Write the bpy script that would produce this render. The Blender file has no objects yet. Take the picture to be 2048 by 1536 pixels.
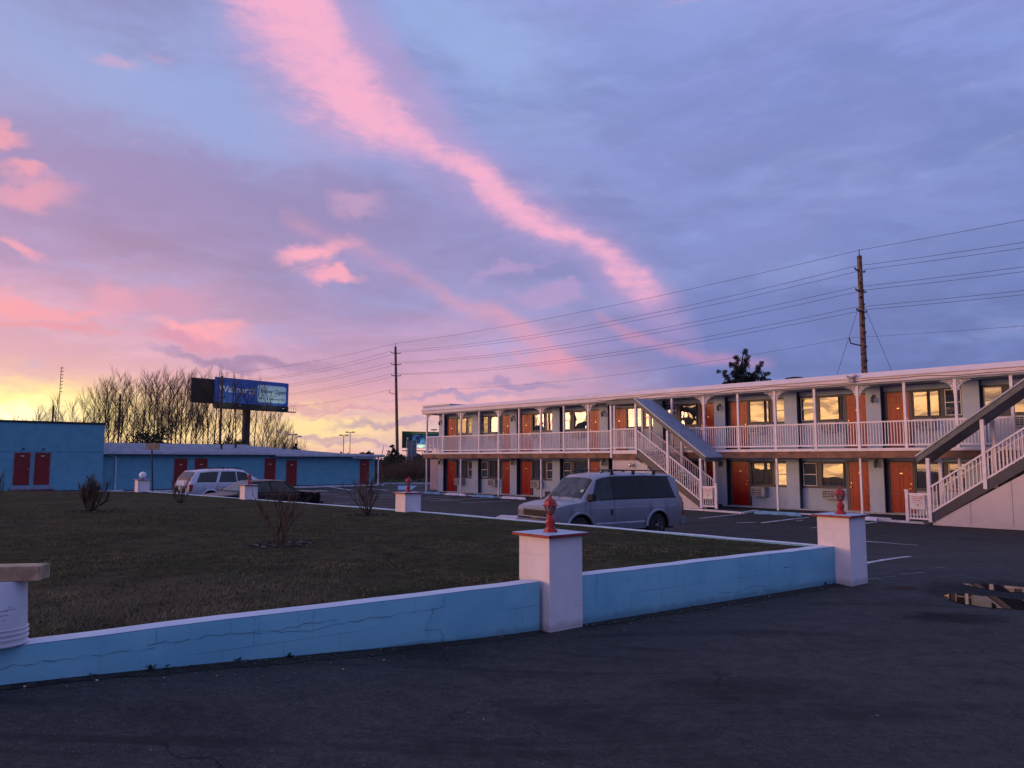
import bpy, math, random
from mathutils import Vector, Matrix
random.seed(7)
D = bpy.data
S = bpy.context.scene
C = S.collection
PI = math.pi
# ------------------------------------------------------------------ camera
F = 1538.0; PITCH = math.atan(150/1538.0); EZ = 1.47
cam = D.cameras.new('camera'); cam.sensor_width = 36; cam.lens = 36*F/2048
cam.clip_start = 0.1; cam.clip_end = 4000
co = D.objects.new('camera', cam); C.objects.link(co); S.camera = co
co.location = (0, 0, EZ); co.rotation_euler = (PI/2+PITCH, 0, 0)
S.view_settings.view_transform = 'Standard'; S.view_settings.look = 'None'
S.view_settings.exposure = 0; S.view_settings.gamma = 1
S.render.engine = 'CYCLES'

def ray(x, y):
    v = (768-y)/F
    return Vector(((x-1024)/F, math.cos(PITCH)-v*math.sin(PITCH), math.sin(PITCH)+v*math.cos(PITCH)))
def at(x, y, Y):
    r = ray(x, y); k = Y/r.y
    return Vector((r.x*k, Y, EZ+r.z*k))
def azel(x, y):
    r = ray(x, y).normalized()
    return math.degrees(math.atan2(r.x, r.y)), math.degrees(math.asin(r.z))
def smooth(t):
    t = max(0, min(1, t)); return t*t*(3-2*t)
def gz(X, Y):
    z = -0.70*smooth((Y-9.3)/11.5)
    z -= 0.10*smooth((Y-18)/4)*(1-smooth((Y-25.5)/3.5))
    if Y < 12: z += 0.22*smooth((0.6-X)/4.2)*(1-smooth((Y-8)/4))
    return z
def G(x, y):                               # point of the real ground seen there
    r = ray(x, y); z = 0
    for _ in range(40):
        k = (z-EZ)/r.z; z = z*.5+gz(r.x*k, r.y*k)*.5
    return Vector((r.x*k, r.y*k, z))

# ------------------------------------------------------------------ node helper
class N:
    def __init__(s, nt): s.nt = nt
    def new(s, t, **k):
        n = s.nt.nodes.new(t)
        for a, b in k.items(): setattr(n, a, b)
        return n
    def put(s, sock, v):
        if isinstance(v, (int, float)): sock.default_value = v
        elif isinstance(v, (tuple, list)):
            sock.default_value = tuple(v) if len(v) == len(sock.default_value) else tuple(v)+(1,)
        else: s.nt.links.new(v, sock)
    def m(s, op, a, b=0.0, c=0.0, clamp=False):
        n = s.new('ShaderNodeMath', operation=op); n.use_clamp = clamp
        s.put(n.inputs[0], a); s.put(n.inputs[1], b)
        if op in ('MULTIPLY_ADD',): s.put(n.inputs[2], c)
        return n.outputs[0]
    def mix(s, f, a, b, bt='MIX'):
        n = s.new('ShaderNodeMixRGB', blend_type=bt)
        s.put(n.inputs[0], f); s.put(n.inputs[1], a); s.put(n.inputs[2], b); return n.outputs[0]
    def ramp(s, f, pts, interp='LINEAR'):
        n = s.new('ShaderNodeValToRGB'); cr = n.color_ramp; cr.interpolation = interp
        while len(cr.elements) < len(pts): cr.elements.new(.5)
        for e, (p, c) in zip(cr.elements, pts):
            e.position = p; e.color = (c, c, c, 1) if isinstance(c, (int, float)) else tuple(c)+(1,)
        s.put(n.inputs[0], f); return n.outputs[0]
    def noise(s, vec, scale, detail=3, rough=.5, dist=0):
        n = s.new('ShaderNodeTexNoise'); n.inputs['Scale'].default_value = scale
        n.inputs['Detail'].default_value = detail; n.inputs['Roughness'].default_value = rough
        n.inputs['Distortion'].default_value = dist
        if vec is not None: s.put(n.inputs['Vector'], vec)
        return n.outputs[0]
    def mapr(s, v, a, b, c=0., d=1., smoothstep=True):
        n = s.new('ShaderNodeMapRange'); n.interpolation_type = 'SMOOTHSTEP' if smoothstep else 'LINEAR'
        s.put(n.inputs[0], v); s.put(n.inputs[1], a); s.put(n.inputs[2], b); s.put(n.inputs[3], c); s.put(n.inputs[4], d)
        return n.outputs[0]
def lin(r, g, b):
    f = lambda c: c/12.92 if c <= .04045 else ((c+.055)/1.055)**2.4
    return (f(r/255), f(g/255), f(b/255))

# ------------------------------------------------------------------ world: dusk sky
W = D.worlds.new('World'); S.world = W; W.use_nodes = True
nt = W.node_tree; nt.nodes.clear(); n = N(nt)
SUN_AZ, SUN_EL = -92.0, 4.0                 # degrees, azimuth from +Y, clockwise
tc = n.new('ShaderNodeTexCoord').outputs['Generated']
sep = n.new('ShaderNodeSeparateXYZ'); n.put(sep.inputs[0], tc)
dx, dy, dz = sep.outputs
az = n.m('MULTIPLY', n.m('ARCTAN2', dx, dy), 180/PI)
el = n.m('MULTIPLY', n.m('ARCSINE', dz), 180/PI)
def scaled(v, sc):
    q = n.new('ShaderNodeVectorMath', operation='MULTIPLY'); n.put(q.inputs[0], v); q.inputs[1].default_value = sc
    return q.outputs[0]
flat = scaled(tc, (1, 1, 3.2))
n_big = n.noise(flat, 2.3, 4, .5, .3)
n_mid = n.noise(flat, 6.5, 5, .55, .4)
n_fin = n.noise(flat, 19, 6, .6, .5)
cb = lambda x: n.m('SUBTRACT', x, .5)
warp_a = n.m('MULTIPLY', cb(n.noise(tc, 8, 4, .55)), 5)
warp_e = n.m('MULTIPLY', cb(n.noise(scaled(tc, (1.3, 1.1, 1.7)), 8.7, 4, .6)), 5)
azw = n.m('ADD', az, warp_a); elw = n.m('ADD', el, warp_e)
def gauss(A, Ee, a0, e0, sa, se, rot=0.0):
    u = n.m('SUBTRACT', A, a0); v = n.m('SUBTRACT', Ee, e0)
    if rot:
        c, s_ = math.cos(math.radians(rot)), math.sin(math.radians(rot))
        u2 = n.m('ADD', n.m('MULTIPLY', u, c), n.m('MULTIPLY', v, s_))
        v2 = n.m('ADD', n.m('MULTIPLY', u, -s_), n.m('MULTIPLY', v, c)); u, v = u2, v2
    u = n.m('DIVIDE', u, sa); v = n.m('DIVIDE', v, se)
    q = n.m('ADD', n.m('MULTIPLY', u, u), n.m('MULTIPLY', v, v))
    return n.m('EXPONENT', n.m('MULTIPLY', q, -1.0))
PX = 27.2
# elevation ramps (0..90 deg mapped 0..1), three azimuth columns
e01 = n.m('DIVIDE', n.m('MAXIMUM', n.m('ADD', el, n.m('MULTIPLY', cb(n_big), 5)), -1.0), 45.0, clamp=True)
def er(y): return max(0, azel(1024, y)[1])/45
colL = n.ramp(e01, [(0, lin(255, 214, 130)), (er(850), lin(250, 208, 160)), (er(805), lin(240, 188, 180)), (er(745), lin(230, 178, 192)), (er(670), lin(212, 168, 192)), (er(620), lin(190, 156, 190)), (er(560), lin(168, 145, 184)), (er(400), lin(152, 142, 190)), (er(230), lin(150, 160, 212)), (er(0), lin(150, 158, 208)), (1, lin(150, 160, 212))])
colC = n.ramp(e01, [(0, lin(235, 178, 178)), (er(870), lin(238, 184, 180)), (er(800), lin(228, 172, 188)), (er(700), lin(196, 160, 198)), (er(600), lin(164, 150, 194)), (er(450), lin(146, 144, 196)), (er(250), lin(140, 156, 212)), (er(0), lin(148, 162, 220)), (1, lin(150, 165, 220))])
colR = n.ramp(e01, [(0, lin(110, 120, 178)), (er(760), lin(112, 126, 186)), (er(600), lin(122, 138, 198)), (er(400), lin(130, 146, 208)), (er(200), lin(134, 150, 214)), (er(0), lin(142, 156, 218)), (1, lin(165, 178, 232))])
fLC = n.mapr(n.m('ADD', az, n.m('MULTIPLY', cb(n_mid), 10)), azel(330, 700)[0], azel(760, 700)[0])
fCR = n.mapr(n.m('ADD', az, n.m('MULTIPLY', cb(n_big), 12)), azel(900, 700)[0], azel(1480, 700)[0])
col = n.mix(fCR, n.mix(fLC, colL, colC), colR)
# sky behind the camera: even dusk blue
back = n.mapr(n.m('ABSOLUTE', n.m('ADD', az, -20)), 95, 150)
col = n.mix(back, col, n.ramp(e01, [(0, (.30, .27, .62)), (.35, (.19, .25, .62)), (1, (.22, .29, .68))]))
# cloud texture
n_wis = n.noise(scaled(tc, (1, 1, 2.4)), 34, 6, .68, .8)
tex = n.m('ADD', n.m('ADD', n.m('MULTIPLY', cb(n_mid), .5), n.m('MULTIPLY', cb(n_fin), .5)), n.m('MULTIPLY', cb(n_wis), .45))
mot = n.mapr(n.m('ADD', n.m('MULTIPLY', n.noise(scaled(tc, (1, 1, 3.6)), 4.2, 6, .6, .7), .75), n.m('MULTIPLY', n_fin, .25)), .36, .64, .86, 1.05)
col = n.mix(1.0, col, n.mix(1.0, (1, 1, 1), mot, 'MULTIPLY'), 'MULTIPLY')
soft = n.m('MULTIPLY', n.mapr(n_big, .36, .66), n.mapr(el, 2, 16))
col = n.mix(n.m('MULTIPLY', soft, .34), col, lin(150, 150, 205))
col = n.mix(n.m('MULTIPLY', n.mapr(n_mid, .50, .70), .28), col, lin(158, 174, 228))
def cloud(c, x, y, w, h, k=1.0, rot=0, lo=.12, hi=.95, t=.9):
    global col
    a0, e0 = azel(x, y)
    g = gauss(azw, elw, a0, e0, w/PX*1.15, h/PX*1.15, rot)
    g = n.m('ADD', g, n.m('MULTIPLY', tex, t))
    col = n.mix(n.m('MULTIPLY', n.mapr(g, lo, hi), k), col, lin(*c))
# broad regions
for a in [((150, 138, 182), 420, 370, 420, 100, .55, -9), ((146, 136, 184), 640, 400, 240, 70, .5, -9), ((150, 170, 222), 380, 205, 360, 70, .8, -6), ((152, 168, 216), 80, 120, 160, 90, .5, 0),
          ((158, 180, 232), 930, 60, 190, 80, .6, -20), ((140, 160, 220), 1330, 60, 200, 60, .35, 0), ((112, 124, 184), 1500, 640, 260, 70, .5, 5)]:
    cloud(a[0], a[1], a[2], a[3], a[4], a[5], a[6], .1, .9, .5)
# the long pink streak: centre elevation, width and strength as curves over azimuth
def curve(src, pts, amin, amax):
    q = n.new('ShaderNodeFloatCurve'); f = n.mapr(src, amin, amax, 0, 1, False)
    n.put(q.inputs['Value'], f); cv = q.mapping.curves[0]
    ps = [((a-amin)/(amax-amin), v) for a, v in pts]
    cv.points[0].location = ps[0]; cv.points[1].location = ps[-1]
    for p_ in ps[1:-1]: cv.points.new(*p_)
    q.mapping.update(); return q.outputs[0]
def streak(c, pts, k, t=.8, lo=.08, hi=1.0):
    global col
    P = []
    for x, y, w, s_ in pts:
        a, e = azel(x, y); P.append((a, e/45, w/PX/10, s_))
    a0, a1 = P[0][0], P[-1][0]
    A = n.m('ADD', az, n.m('MULTIPLY', warp_a, .55)); El = n.m('ADD', el, n.m('MULTIPLY', warp_e, .55))
    ce = n.m('MULTIPLY', curve(A, [(p[0], p[1]) for p in P], a0, a1), 45)
    wd = n.m('MULTIPLY', curve(A, [(p[0], p[2]) for p in P], a0, a1), 10)
    st = curve(A, [(p[0], p[3]) for p in P], a0, a1)
    u = n.m('DIVIDE', n.m('SUBTRACT', El, ce), wd)
    g = n.m('MULTIPLY', n.m('EXPONENT', n.m('MULTIPLY', n.m('MULTIPLY', u, u), -1)), st)
    g2 = n.m('ADD', g, n.m('MULTIPLY', n.m('MULTIPLY', tex, t), n.mapr(g, .02, .5)))
    col = n.mix(n.m('MULTIPLY', n.mapr(g2, lo, hi), k), col, lin(*c))
streak((190, 158, 206), [(430, -200, 260, .0), (540, -60, 260, .9), (640, 70, 230, 1), (800, 210, 120, 1), (960, 360, 85, .9), (1130, 470, 70, .8), (1290, 590, 80, .8), (1420, 690, 60, .0)], .6, .6, .1, 1.0)
streak((248, 178, 206), [(420, -330, 200, .0), (510, -160, 200, 1), (590, 10, 165, 1), (660, 120, 115, 1), (720, 200, 78, 1), (800, 255, 46, .95), (880, 305, 32, .72), (920, 330, 34, .8), (980, 375, 44, .92), (1060, 430, 36, .84), (1120, 462, 28, .72), (1180, 498, 30, .66), (1270, 560, 46, .58), (1330, 605, 44, .3), (1400, 650, 40, .0)], .93, 1.5)
streak((226, 158, 182), [(560, 420, 30, .0), (640, 460, 30, .5), (800, 545, 26, .45), (950, 615, 28, .6), (1050, 665, 26, .75), (1110, 705, 24, .8), (1190, 755, 20, .0)], .7)
streak((200, 146, 184), [(1180, 625, 22, .0), (1260, 670, 24, .8), (1350, 695, 20, .7), (1450, 722, 18, .7), (1560, 740, 14, .0)], .8)
# yellow afterglow along the horizon
def glow(c, x, y, w, h, k):
    global col
    a0, e0 = azel(x, y)
    g = gauss(az, n.m('ADD', el, n.m('MULTIPLY', tex, 3.5)), a0, e0, w/PX, h/PX)
    col = n.mix(n.m('MULTIPLY', g, k, clamp=True), col, c)
glow(lin(252, 192, 172), 120, 822, 460, 48, .8)
glow((1.12, .93, .33), -70, 822, 270, 48, 1.3)
glow((1.1, .93, .40), 640, 852, 110, 24, .9)
glow((1.1, .80, .36), 300, 862, 300, 34, .9)
glow((1.05, .70, .36), 660, 858, 190, 32, .6)
glow((1.5, 1.3, .75), 20, 838, 110, 26, .9)
# separate clouds, lit pink
for a in [((248, 172, 192), 640, 505, 62, 26, .95, 15), ((248, 170, 190), 690, 556, 50, 16, .9, -8), ((212, 166, 200), 718, 408, 42, 22, .5, 10), ((232, 158, 178), 70, 385, 72, 28, .72, -8),
          ((240, 160, 172), 50, 330, 30, 10, .7, -20), ((236, 160, 176), 8, 265, 30, 14, .8, 0), ((236, 160, 180), 45, 500, 30, 10, .8, -20), ((240, 158, 168), 70, 615, 120, 14, .8, -2), ((226, 150, 164), 90, 645, 110, 10, .8, -3),
          ((226, 158, 178), 210, 600, 60, 22, .7, -10), ((206, 150, 178), 340, 605, 70, 34, .7, 0), ((246, 166, 178), 405, 665, 70, 15, .95, -4), ((214, 146, 172), 390, 690, 100, 14, .8, 0), ((188, 158, 206), 1020, 545, 70, 14, .6, 12),
          ((196, 160, 204), 1100, 605, 70, 18, .5, 5), ((204, 166, 200), 210, 95, 40, 12, .6, 0), ((190, 160, 204), 300, 92, 30, 12, .4, 0), ((236, 158, 180), 1090, 712, 60, 20, .6, -15)]:
    cloud(*a[:5], k=a[5], rot=a[6])
# grey undersides near the horizon
for a in [((158, 132, 172), 480, 722, 150, 11, .85, 0), ((176, 142, 178), 600, 735, 110, 6, .6, 0), ((162, 140, 180), 860, 792, 85, 8, .55, 0), ((158, 136, 178), 760, 848, 95, 8, .6, 0), ((150, 136, 184), 1040, 768, 95, 12, .65, 0),
          ((170, 138, 176), 640, 875, 90, 7, .6, 0), ((176, 144, 180), 720, 888, 90, 6, .6, 0), ((164, 150, 196), 960, 790, 120, 7, .6, 0), ((214, 150, 170), 700, 818, 90, 5, .6, 0), ((186, 150, 180), 720, 672, 30, 6, .5, 0), ((208, 150, 170), 600, 805, 70, 6, .5, 0)]:
    cloud(*a[:5], k=a[5], rot=a[6], t=.7)
# bright western afterglow to the left of the picture (seen in the motel windows)
gl = gauss(az, el, -104, 4.5, 27, 7.5)
gl = n.m('MULTIPLY', gl, n.mapr(n_mid, .25, .8, .75, 1.25))
gl = n.m('MULTIPLY', gl, n.mapr(n.noise(scaled(tc, (1, 1, 6)), 5, 5, .6, .6), .38, .62, .45, 1.35))
gl = n.m('MULTIPLY', gl, n.mapr(n.noise(scaled(tc, (1, 1, 9)), 7, 5, .6, 1.2), .44, .60, 1.0, .30))
col = n.mix(1.0, col, n.mix(gl, (0, 0, 0), (10.5, 5.4, 1.6)), 'ADD')
gl2 = gauss(az, el, -95, 10, 50, 15)
col = n.mix(1.0, col, n.mix(gl2, (0, 0, 0), (.55, .22, .16)), 'ADD')
col = n.mix(n.mapr(el, -1.5, 0), (.05, .05, .07), col)
sky = n.new('ShaderNodeTexSky', sky_type='NISHITA'); sky.sun_disc = False
sky.sun_elevation = math.radians(1.0); sky.sun_rotation = math.radians(SUN_AZ)
col = n.mix(1.0, col, n.mix(.006, (0, 0, 0), sky.outputs[0]), 'ADD')
bg = n.new('ShaderNodeBackground'); n.put(bg.inputs[0], col); bg.inputs[1].default_value = 1.0
wo = n.new('ShaderNodeOutputWorld'); nt.links.new(bg.outputs[0], wo.inputs[0])
W.cycles.sampling_method = 'MANUAL'; W.cycles.sample_map_resolution = 1024
sl = D.lights.new('sun', 'SUN'); sl.energy = .55; sl.angle = math.radians(14); sl.color = (1, .52, .34)
so = D.objects.new('sun', sl); C.objects.link(so)
sd = Vector((math.sin(math.radians(SUN_AZ))*math.cos(math.radians(SUN_EL)), math.cos(math.radians(SUN_AZ))*math.cos(math.radians(SUN_EL)), math.sin(math.radians(SUN_EL))))
so.rotation_euler = (-sd).to_track_quat('-Z', 'Y').to_euler()

# ------------------------------------------------------------------ materials
MATS = {}
def mat(name, colr, rough=.6, metal=0, var=.12, vs=3.0, bump=0, bs=40, spec=.5, col2=None, emit=None, coat=0):
    if name in MATS: return MATS[name]
    m = D.materials.new(name); m.use_nodes = True; q = N(m.node_tree); b = m.node_tree.nodes['Principled BSDF']
    t = q.new('ShaderNodeTexCoord').outputs['Object']
    no = q.noise(t, vs, 5, .6)
    c2 = col2 or tuple(c*(1-var*2) for c in colr); c1 = colr if col2 else tuple(min(1, c*(1+var)) for c in colr)
    q.put(b.inputs['Base Color'], q.mix(q.mapr(no, .35, .68), c1, c2))
    b.inputs['Roughness'].default_value = rough; b.inputs['Metallic'].default_value = metal
    b.inputs['Specular IOR Level'].default_value = spec; b.inputs['Coat Weight'].default_value = coat
    if bump:
        bn = q.new('ShaderNodeBump'); bn.inputs['Strength'].default_value = min(1, bump); bn.inputs['Distance'].default_value = .01
        q.put(bn.inputs['Height'], q.noise(t, bs, 4, .6)); m.node_tree.links.new(bn.outputs[0], b.inputs['Normal'])
    if emit:
        b.inputs['Emission Color'].default_value = tuple(emit[:3])+(1,); b.inputs['Emission Strength'].default_value = emit[3]
    MATS[name] = m; return m
def glass(name, tint, ior=1.9, base=.02, rough=0.0, wob=0.0, tr=.75):
    m = D.materials.new(name); m.use_nodes = True; q = N(m.node_tree); q.nt.nodes.clear()
    t = q.new('ShaderNodeTexCoord').outputs['Object']
    gs = q.new('ShaderNodeBsdfGlossy'); gs.inputs['Roughness'].default_value = rough; gs.inputs[0].default_value = (1, 1, 1, 1)
    tp = q.new('ShaderNodeBsdfTransparent'); tp.inputs[0].default_value = tuple(tint)+(1,)
    df = q.new('ShaderNodeBsdfDiffuse'); q.put(df.inputs[0], q.mix(q.mapr(q.noise(t, 2.3, 4, .6), .4, .62), (base*.4, base*.4, base*.45), (base*1.5, base*1.5, base*1.6)))
    fr = q.new('ShaderNodeFresnel'); fr.inputs[0].default_value = ior
    if wob:
        bn = q.new('ShaderNodeBump'); bn.inputs['Strength'].default_value = 1; bn.inputs['Distance'].default_value = wob
        q.put(bn.inputs['Height'], q.noise(t, 1.1, 2, .4)); q.nt.links.new(bn.outputs[0], gs.inputs['Normal'])
    a = q.new('ShaderNodeMixShader'); a.inputs[0].default_value = 1-tr; q.nt.links.new(tp.outputs[0], a.inputs[1]); q.nt.links.new(df.outputs[0], a.inputs[2])
    b = q.new('ShaderNodeMixShader'); q.nt.links.new(fr.outputs[0], b.inputs[0]); q.nt.links.new(a.outputs[0], b.inputs[1]); q.nt.links.new(gs.outputs[0], b.inputs[2])
    o = q.new('ShaderNodeOutputMaterial'); q.nt.links.new(b.outputs[0], o.inputs[0]); MATS[name] = m; return m

def asphalt():
    m = D.materials.new('asphalt'); m.use_nodes = True; q = N(m.node_tree); b = m.node_tree.nodes['Principled BSDF']
    t = q.new('ShaderNodeTexCoord').outputs['Object']
    sp = q.noise(t, 140, 2, .7); mid = q.noise(t, 6, 5, .6, .6); big = q.noise(t, .55, 4, .55, .8)
    c = q.mix(q.mapr(big, .35, .65), (.022, .0215, .021), (.034, .032, .030))
    c = q.mix(q.m('MULTIPLY', q.mapr(mid, .42, .66), .55), c, (.022, .022, .028))
    c = q.mix(q.m('MULTIPLY', q.mapr(sp, .45, .7), .8), c, (.075, .072, .07)); c = q.mix(q.mapr(q.noise(t, 70, 2, .6), .68, .73), c, (.22, .21, .22)); c = q.mix(1.0, c, q.mix(1.0, (1, 1, 1), q.mapr(q.noise(t, 27, 3, .65), .35, .65, .72, 1.22), 'MULTIPLY'), 'MULTIPLY')
    # broad tyre-polished and tar-patched streaks
    st = q.new('ShaderNodeVectorMath', operation='MULTIPLY'); q.put(st.inputs[0], t); st.inputs[1].default_value = (.35, 1.6, 1)
    c = q.mix(q.m('MULTIPLY', q.mapr(q.noise(st.outputs[0], 1.1, 5, .6, 1.2), .50, .64), .75), c, (.013, .013, .015))
    vo = q.new('ShaderNodeTexVoronoi', feature='DISTANCE_TO_EDGE'); vo.inputs['Scale'].default_value = .42
    wv = q.new('ShaderNodeVectorMath', operation='ADD'); q.put(wv.inputs[0], t)
    nz = q.new('ShaderNodeTexNoise'); nz.inputs['Scale'].default_value = 1.6; nz.inputs['Detail'].default_value = 6; q.put(nz.inputs['Vector'], t)
    q.nt.links.new(nz.outputs[1], wv.inputs[1]); q.nt.links.new(wv.outputs[0], vo.inputs['Vector'])
    crack = q.m('MULTIPLY', q.m('LESS_THAN', vo.outputs['Distance'], .004), q.mapr(q.noise(t, .8, 2), .5, .6))
    c = q.mix(crack, c, (.008, .008, .010))
    q.put(b.inputs['Base Color'], c); q.put(b.inputs['Roughness'], q.mapr(mid, .3, .7, .75, .95)); b.inputs['Specular IOR Level'].default_value = .28
    bn = q.new('ShaderNodeBump'); bn.inputs['Strength'].default_value = .6; bn.inputs['Distance'].default_value = .006
    q.put(bn.inputs['Height'], q.m('ADD', q.noise(t, 110, 3, .7), q.m('MULTIPLY', mid, .12))); q.nt.links.new(bn.outputs[0], b.inputs['Normal'])
    return m
def lawnmat():
    m = D.materials.new('lawn'); m.use_nodes = True; q = N(m.node_tree); b = m.node_tree.nodes['Principled BSDF']
    t = q.new('ShaderNodeTexCoord').outputs['Object']
    big = q.noise(t, .7, 5, .6, .6); mid = q.noise(t, 4.5, 5, .65, .5); fi = q.noise(t, 45, 4, .7)
    c = q.mix(q.mapr(big, .38, .62), (.034, .043, .013), (.078, .064, .032))
    c = q.mix(q.m('MULTIPLY', q.mapr(mid, .42, .6), .8), c, (.018, .019, .009))
    c = q.mix(q.m('MULTIPLY', q.mapr(fi, .5, .72), .6), c, (.11, .088, .052))
    vd_ = q.new('ShaderNodeVectorMath', operation='DISTANCE'); q.put(vd_.inputs[0], t); vd_.inputs[1].default_value = (-2.6, 6.0, .4)
    dd_ = q.m('ADD', vd_.outputs['Value'], q.m('MULTIPLY', q.m('SUBTRACT', q.noise(t, 1.6, 5, .65), .5), 3.2))
    c = q.mix(q.m('MULTIPLY', q.mapr(dd_, .5, 1.9, 1., 0.), .6), c, (.115, .088, .062))
    q.put(b.inputs['Base Color'], c); b.inputs['Roughness'].default_value = .95; b.inputs['Specular IOR Level'].default_value = .1
    bn = q.new('ShaderNodeBump'); bn.inputs['Strength'].default_value = 1; bn.inputs['Distance'].default_value = .03
    q.put(bn.inputs['Height'], q.m('ADD', fi, mid)); q.nt.links.new(bn.outputs[0], b.inputs['Normal'])
    return m
def paint(name, c1, c2, dirt=(.05, .05, .05), bs=25, rough=.75, zdirt=None, bump=.5, block=False):
    m = D.materials.new(name); m.use_nodes = True; q = N(m.node_tree); b = m.node_tree.nodes['Principled BSDF']
    t = q.new('ShaderNodeTexCoord').outputs['Object']
    c = q.mix(q.mapr(q.noise(t, 1.7, 5, .6, .5), .35, .65), c1, c2)
    stv = q.new('ShaderNodeVectorMath', operation='MULTIPLY'); q.put(stv.inputs[0], t); stv.inputs[1].default_value = (7, 7, .7)
    c = q.mix(q.m('MULTIPLY', q.mapr(q.noise(stv.outputs[0], 1.2, 5, .65), .55, .8), .28), c, dirt)
    c = q.mix(q.m('MULTIPLY', q.mapr(q.noise(t, 23, 4, .7), .66, .76), .25), c, dirt)
    if zdirt is not None:
        sz = q.new('ShaderNodeSeparateXYZ'); q.put(sz.inputs[0], t)
        zz = q.m('ADD', sz.outputs[2], q.m('MULTIPLY', q.m('SUBTRACT', q.noise(t, 9, 4, .6), .5), .10))
        c = q.mix(q.m('MULTIPLY', q.mapr(zz, zdirt, zdirt+.07, 1., 0.), .42), c, dirt)
    hgt = q.noise(t, bs, 5, .65)
    if block:
        sx = q.new('ShaderNodeSeparateXYZ'); q.put(sx.inputs[0], t); cx = q.new('ShaderNodeCombineXYZ')
        q.put(cx.inputs[0], q.m('ADD', sx.outputs[0], q.m('MULTIPLY', sx.outputs[1], 1.0))); q.put(cx.inputs[1], q.m('ADD', sx.outputs[2], -.02))
        br = q.new('ShaderNodeTexBrick'); br.inputs['Scale'].default_value = 1; br.inputs['Brick Width'].default_value = .41; br.inputs['Row Height'].default_value = .205; br.inputs['Mortar Size'].default_value = .004; br.inputs['Mortar Smooth'].default_value = .6
        q.put(br.inputs['Vector'], cx.outputs[0]); mo = br.outputs['Fac']
        vis = q.m('MULTIPLY', mo, q.mapr(q.noise(t, 1.3, 3), .42, .62))
        c = q.mix(q.m('MULTIPLY', vis, .2), c, dirt); hgt = q.m('SUBTRACT', hgt, q.m('MULTIPLY', vis, 1.2))
        ch = q.m('MULTIPLY', q.mapr(q.noise(t, 11, 6, .75), .66, .69), q.mapr(q.noise(t, 1.1, 2), .52, .6)); c = q.mix(q.m('MULTIPLY', ch, .6), c, (.30, .31, .32))
    q.put(b.inputs['Base Color'], c); b.inputs['Roughness'].default_value = rough; b.inputs['Specular IOR Level'].default_value = .3
    bn = q.new('ShaderNodeBump'); bn.inputs['Strength'].default_value = bump; bn.inputs['Distance'].default_value = .006
    q.put(bn.inputs['Height'], hgt); q.nt.links.new(bn.outputs[0], b.inputs['Normal'])
    MATS[name] = m; return m

ASPH = asphalt(); LAWN = lawnmat()
FIELD = mat('dry_field', (.07, .058, .035), .95, var=.35, vs=.25, bump=1, bs=4)
BLUEW = paint('blue_wall_paint', (.145, .37, .47), (.19, .43, .52), (.05, .075, .09), 30, zdirt=.03, block=True)
WHITEW = paint('white_masonry', (.78, .70, .72), (.70, .63, .66), (.25, .20, .20), 30, zdirt=.03, block=True)
CAPW = paint('wall_top_white', (.66, .68, .74), (.58, .62, .70), (.22, .24, .27), 30)
STUCCO = paint('motel_stucco', (.47, .56, .66), (.42, .51, .62), (.22, .24, .27), 14)
ANNEX = paint('annex_blue', (.135, .36, .46), (.115, .32, .42), (.05, .12, .18), 10)
WHITE = mat('white_paint', (.80, .73, .76), .5, var=.05, vs=4)
ROOFW = paint('roof_edge_white', (.80, .70, .70), (.74, .64, .66), (.38, .28, .28), 12)
LINE = mat('line_paint', (.55, .55, .58), .8, var=.3, vs=9, bump=.3)
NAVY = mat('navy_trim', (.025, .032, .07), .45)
DARKM = mat('dark_gap', (.012, .012, .016), .6)
ORANGE = mat('orange_red_door', (.33, .005, .005), .33, var=.06, vs=2, spec=.4)
DKRED = mat('dark_red_door', (.20, .008, .008), .5, var=.08)
RED = mat('red_lamp_paint', (.36, .016, .014), .38, var=.15, vs=20, bump=.3, bs=60)
CAPE = mat('red_cap_edge', (.27, .022, .030), .6, var=.15, vs=12)
CAPT = mat('cap_top', (.42, .52, .66), .5, var=.08)
STEEL = mat('steel', (.45, .45, .47), .35, 1)
BRASS = mat('brass', (.8, .55, .25), .3, 1)
CHROME = mat('chrome', (.8, .8, .82), .12, 1, var=.03)
BLACKM = mat('black_metal', (.015, .015, .018), .45)
RUBBER = mat('rubber', (.018, .018, .02), .85)
BEIGE = paint('stair_panel_beige', (.66, .58, .56), (.60, .53, .52), (.34, .28, .26), 8)
METALR = mat('ribbed_metal_roof', (.38, .42, .48), .5, .1, var=.06)
GREYT = mat('grey_fascia', (.13, .14, .15), .6)
WOODB = mat('weathered_beam', (.30, .15, .09), .8, var=.3, vs=2, col2=(.12, .075, .06), bump=.6, bs=30)
WOODL = mat('pale_lumber', (.42, .31, .20), .8, var=.2, vs=8, bump=.5, bs=30)
BUCK = mat('bucket_plastic', (.62, .60, .66), .4, var=.05)
POLEW = mat('pole_wood', (.16, .095, .07), .85, var=.4, vs=5, bump=1, bs=20)
BARK = mat('bark', (.045, .030, .024), .95, var=.3, vs=6)
TWIG = mat('twig', (.070, .052, .042), .95, var=.3, vs=6)
EVER = mat('evergreen', (.016, .026, .014), .9, var=.4, vs=2)
CURT = mat('curtain', (.46, .42, .38), .9, var=.1, vs=6)
SASH = mat('window_sash', (.62, .62, .62), .5, var=.05)
GRILL = mat('ac_case', (.34, .35, .38), .55, var=.1)
ROOFG = mat('grey_roofing', (.22, .24, .30), .8, var=.15, vs=2, bump=.4)
GLS = glass('window_glass', (.6, .62, .62), 1.95, .01, 0.0, .0015)
GLSB = glass('bowed_window_glass', (.5, .5, .5), 2.0, .01, 0.0, .03)
CARG = glass('car_glass', (.05, .06, .07), 1.5, .012, .02, .002, 0)
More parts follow.
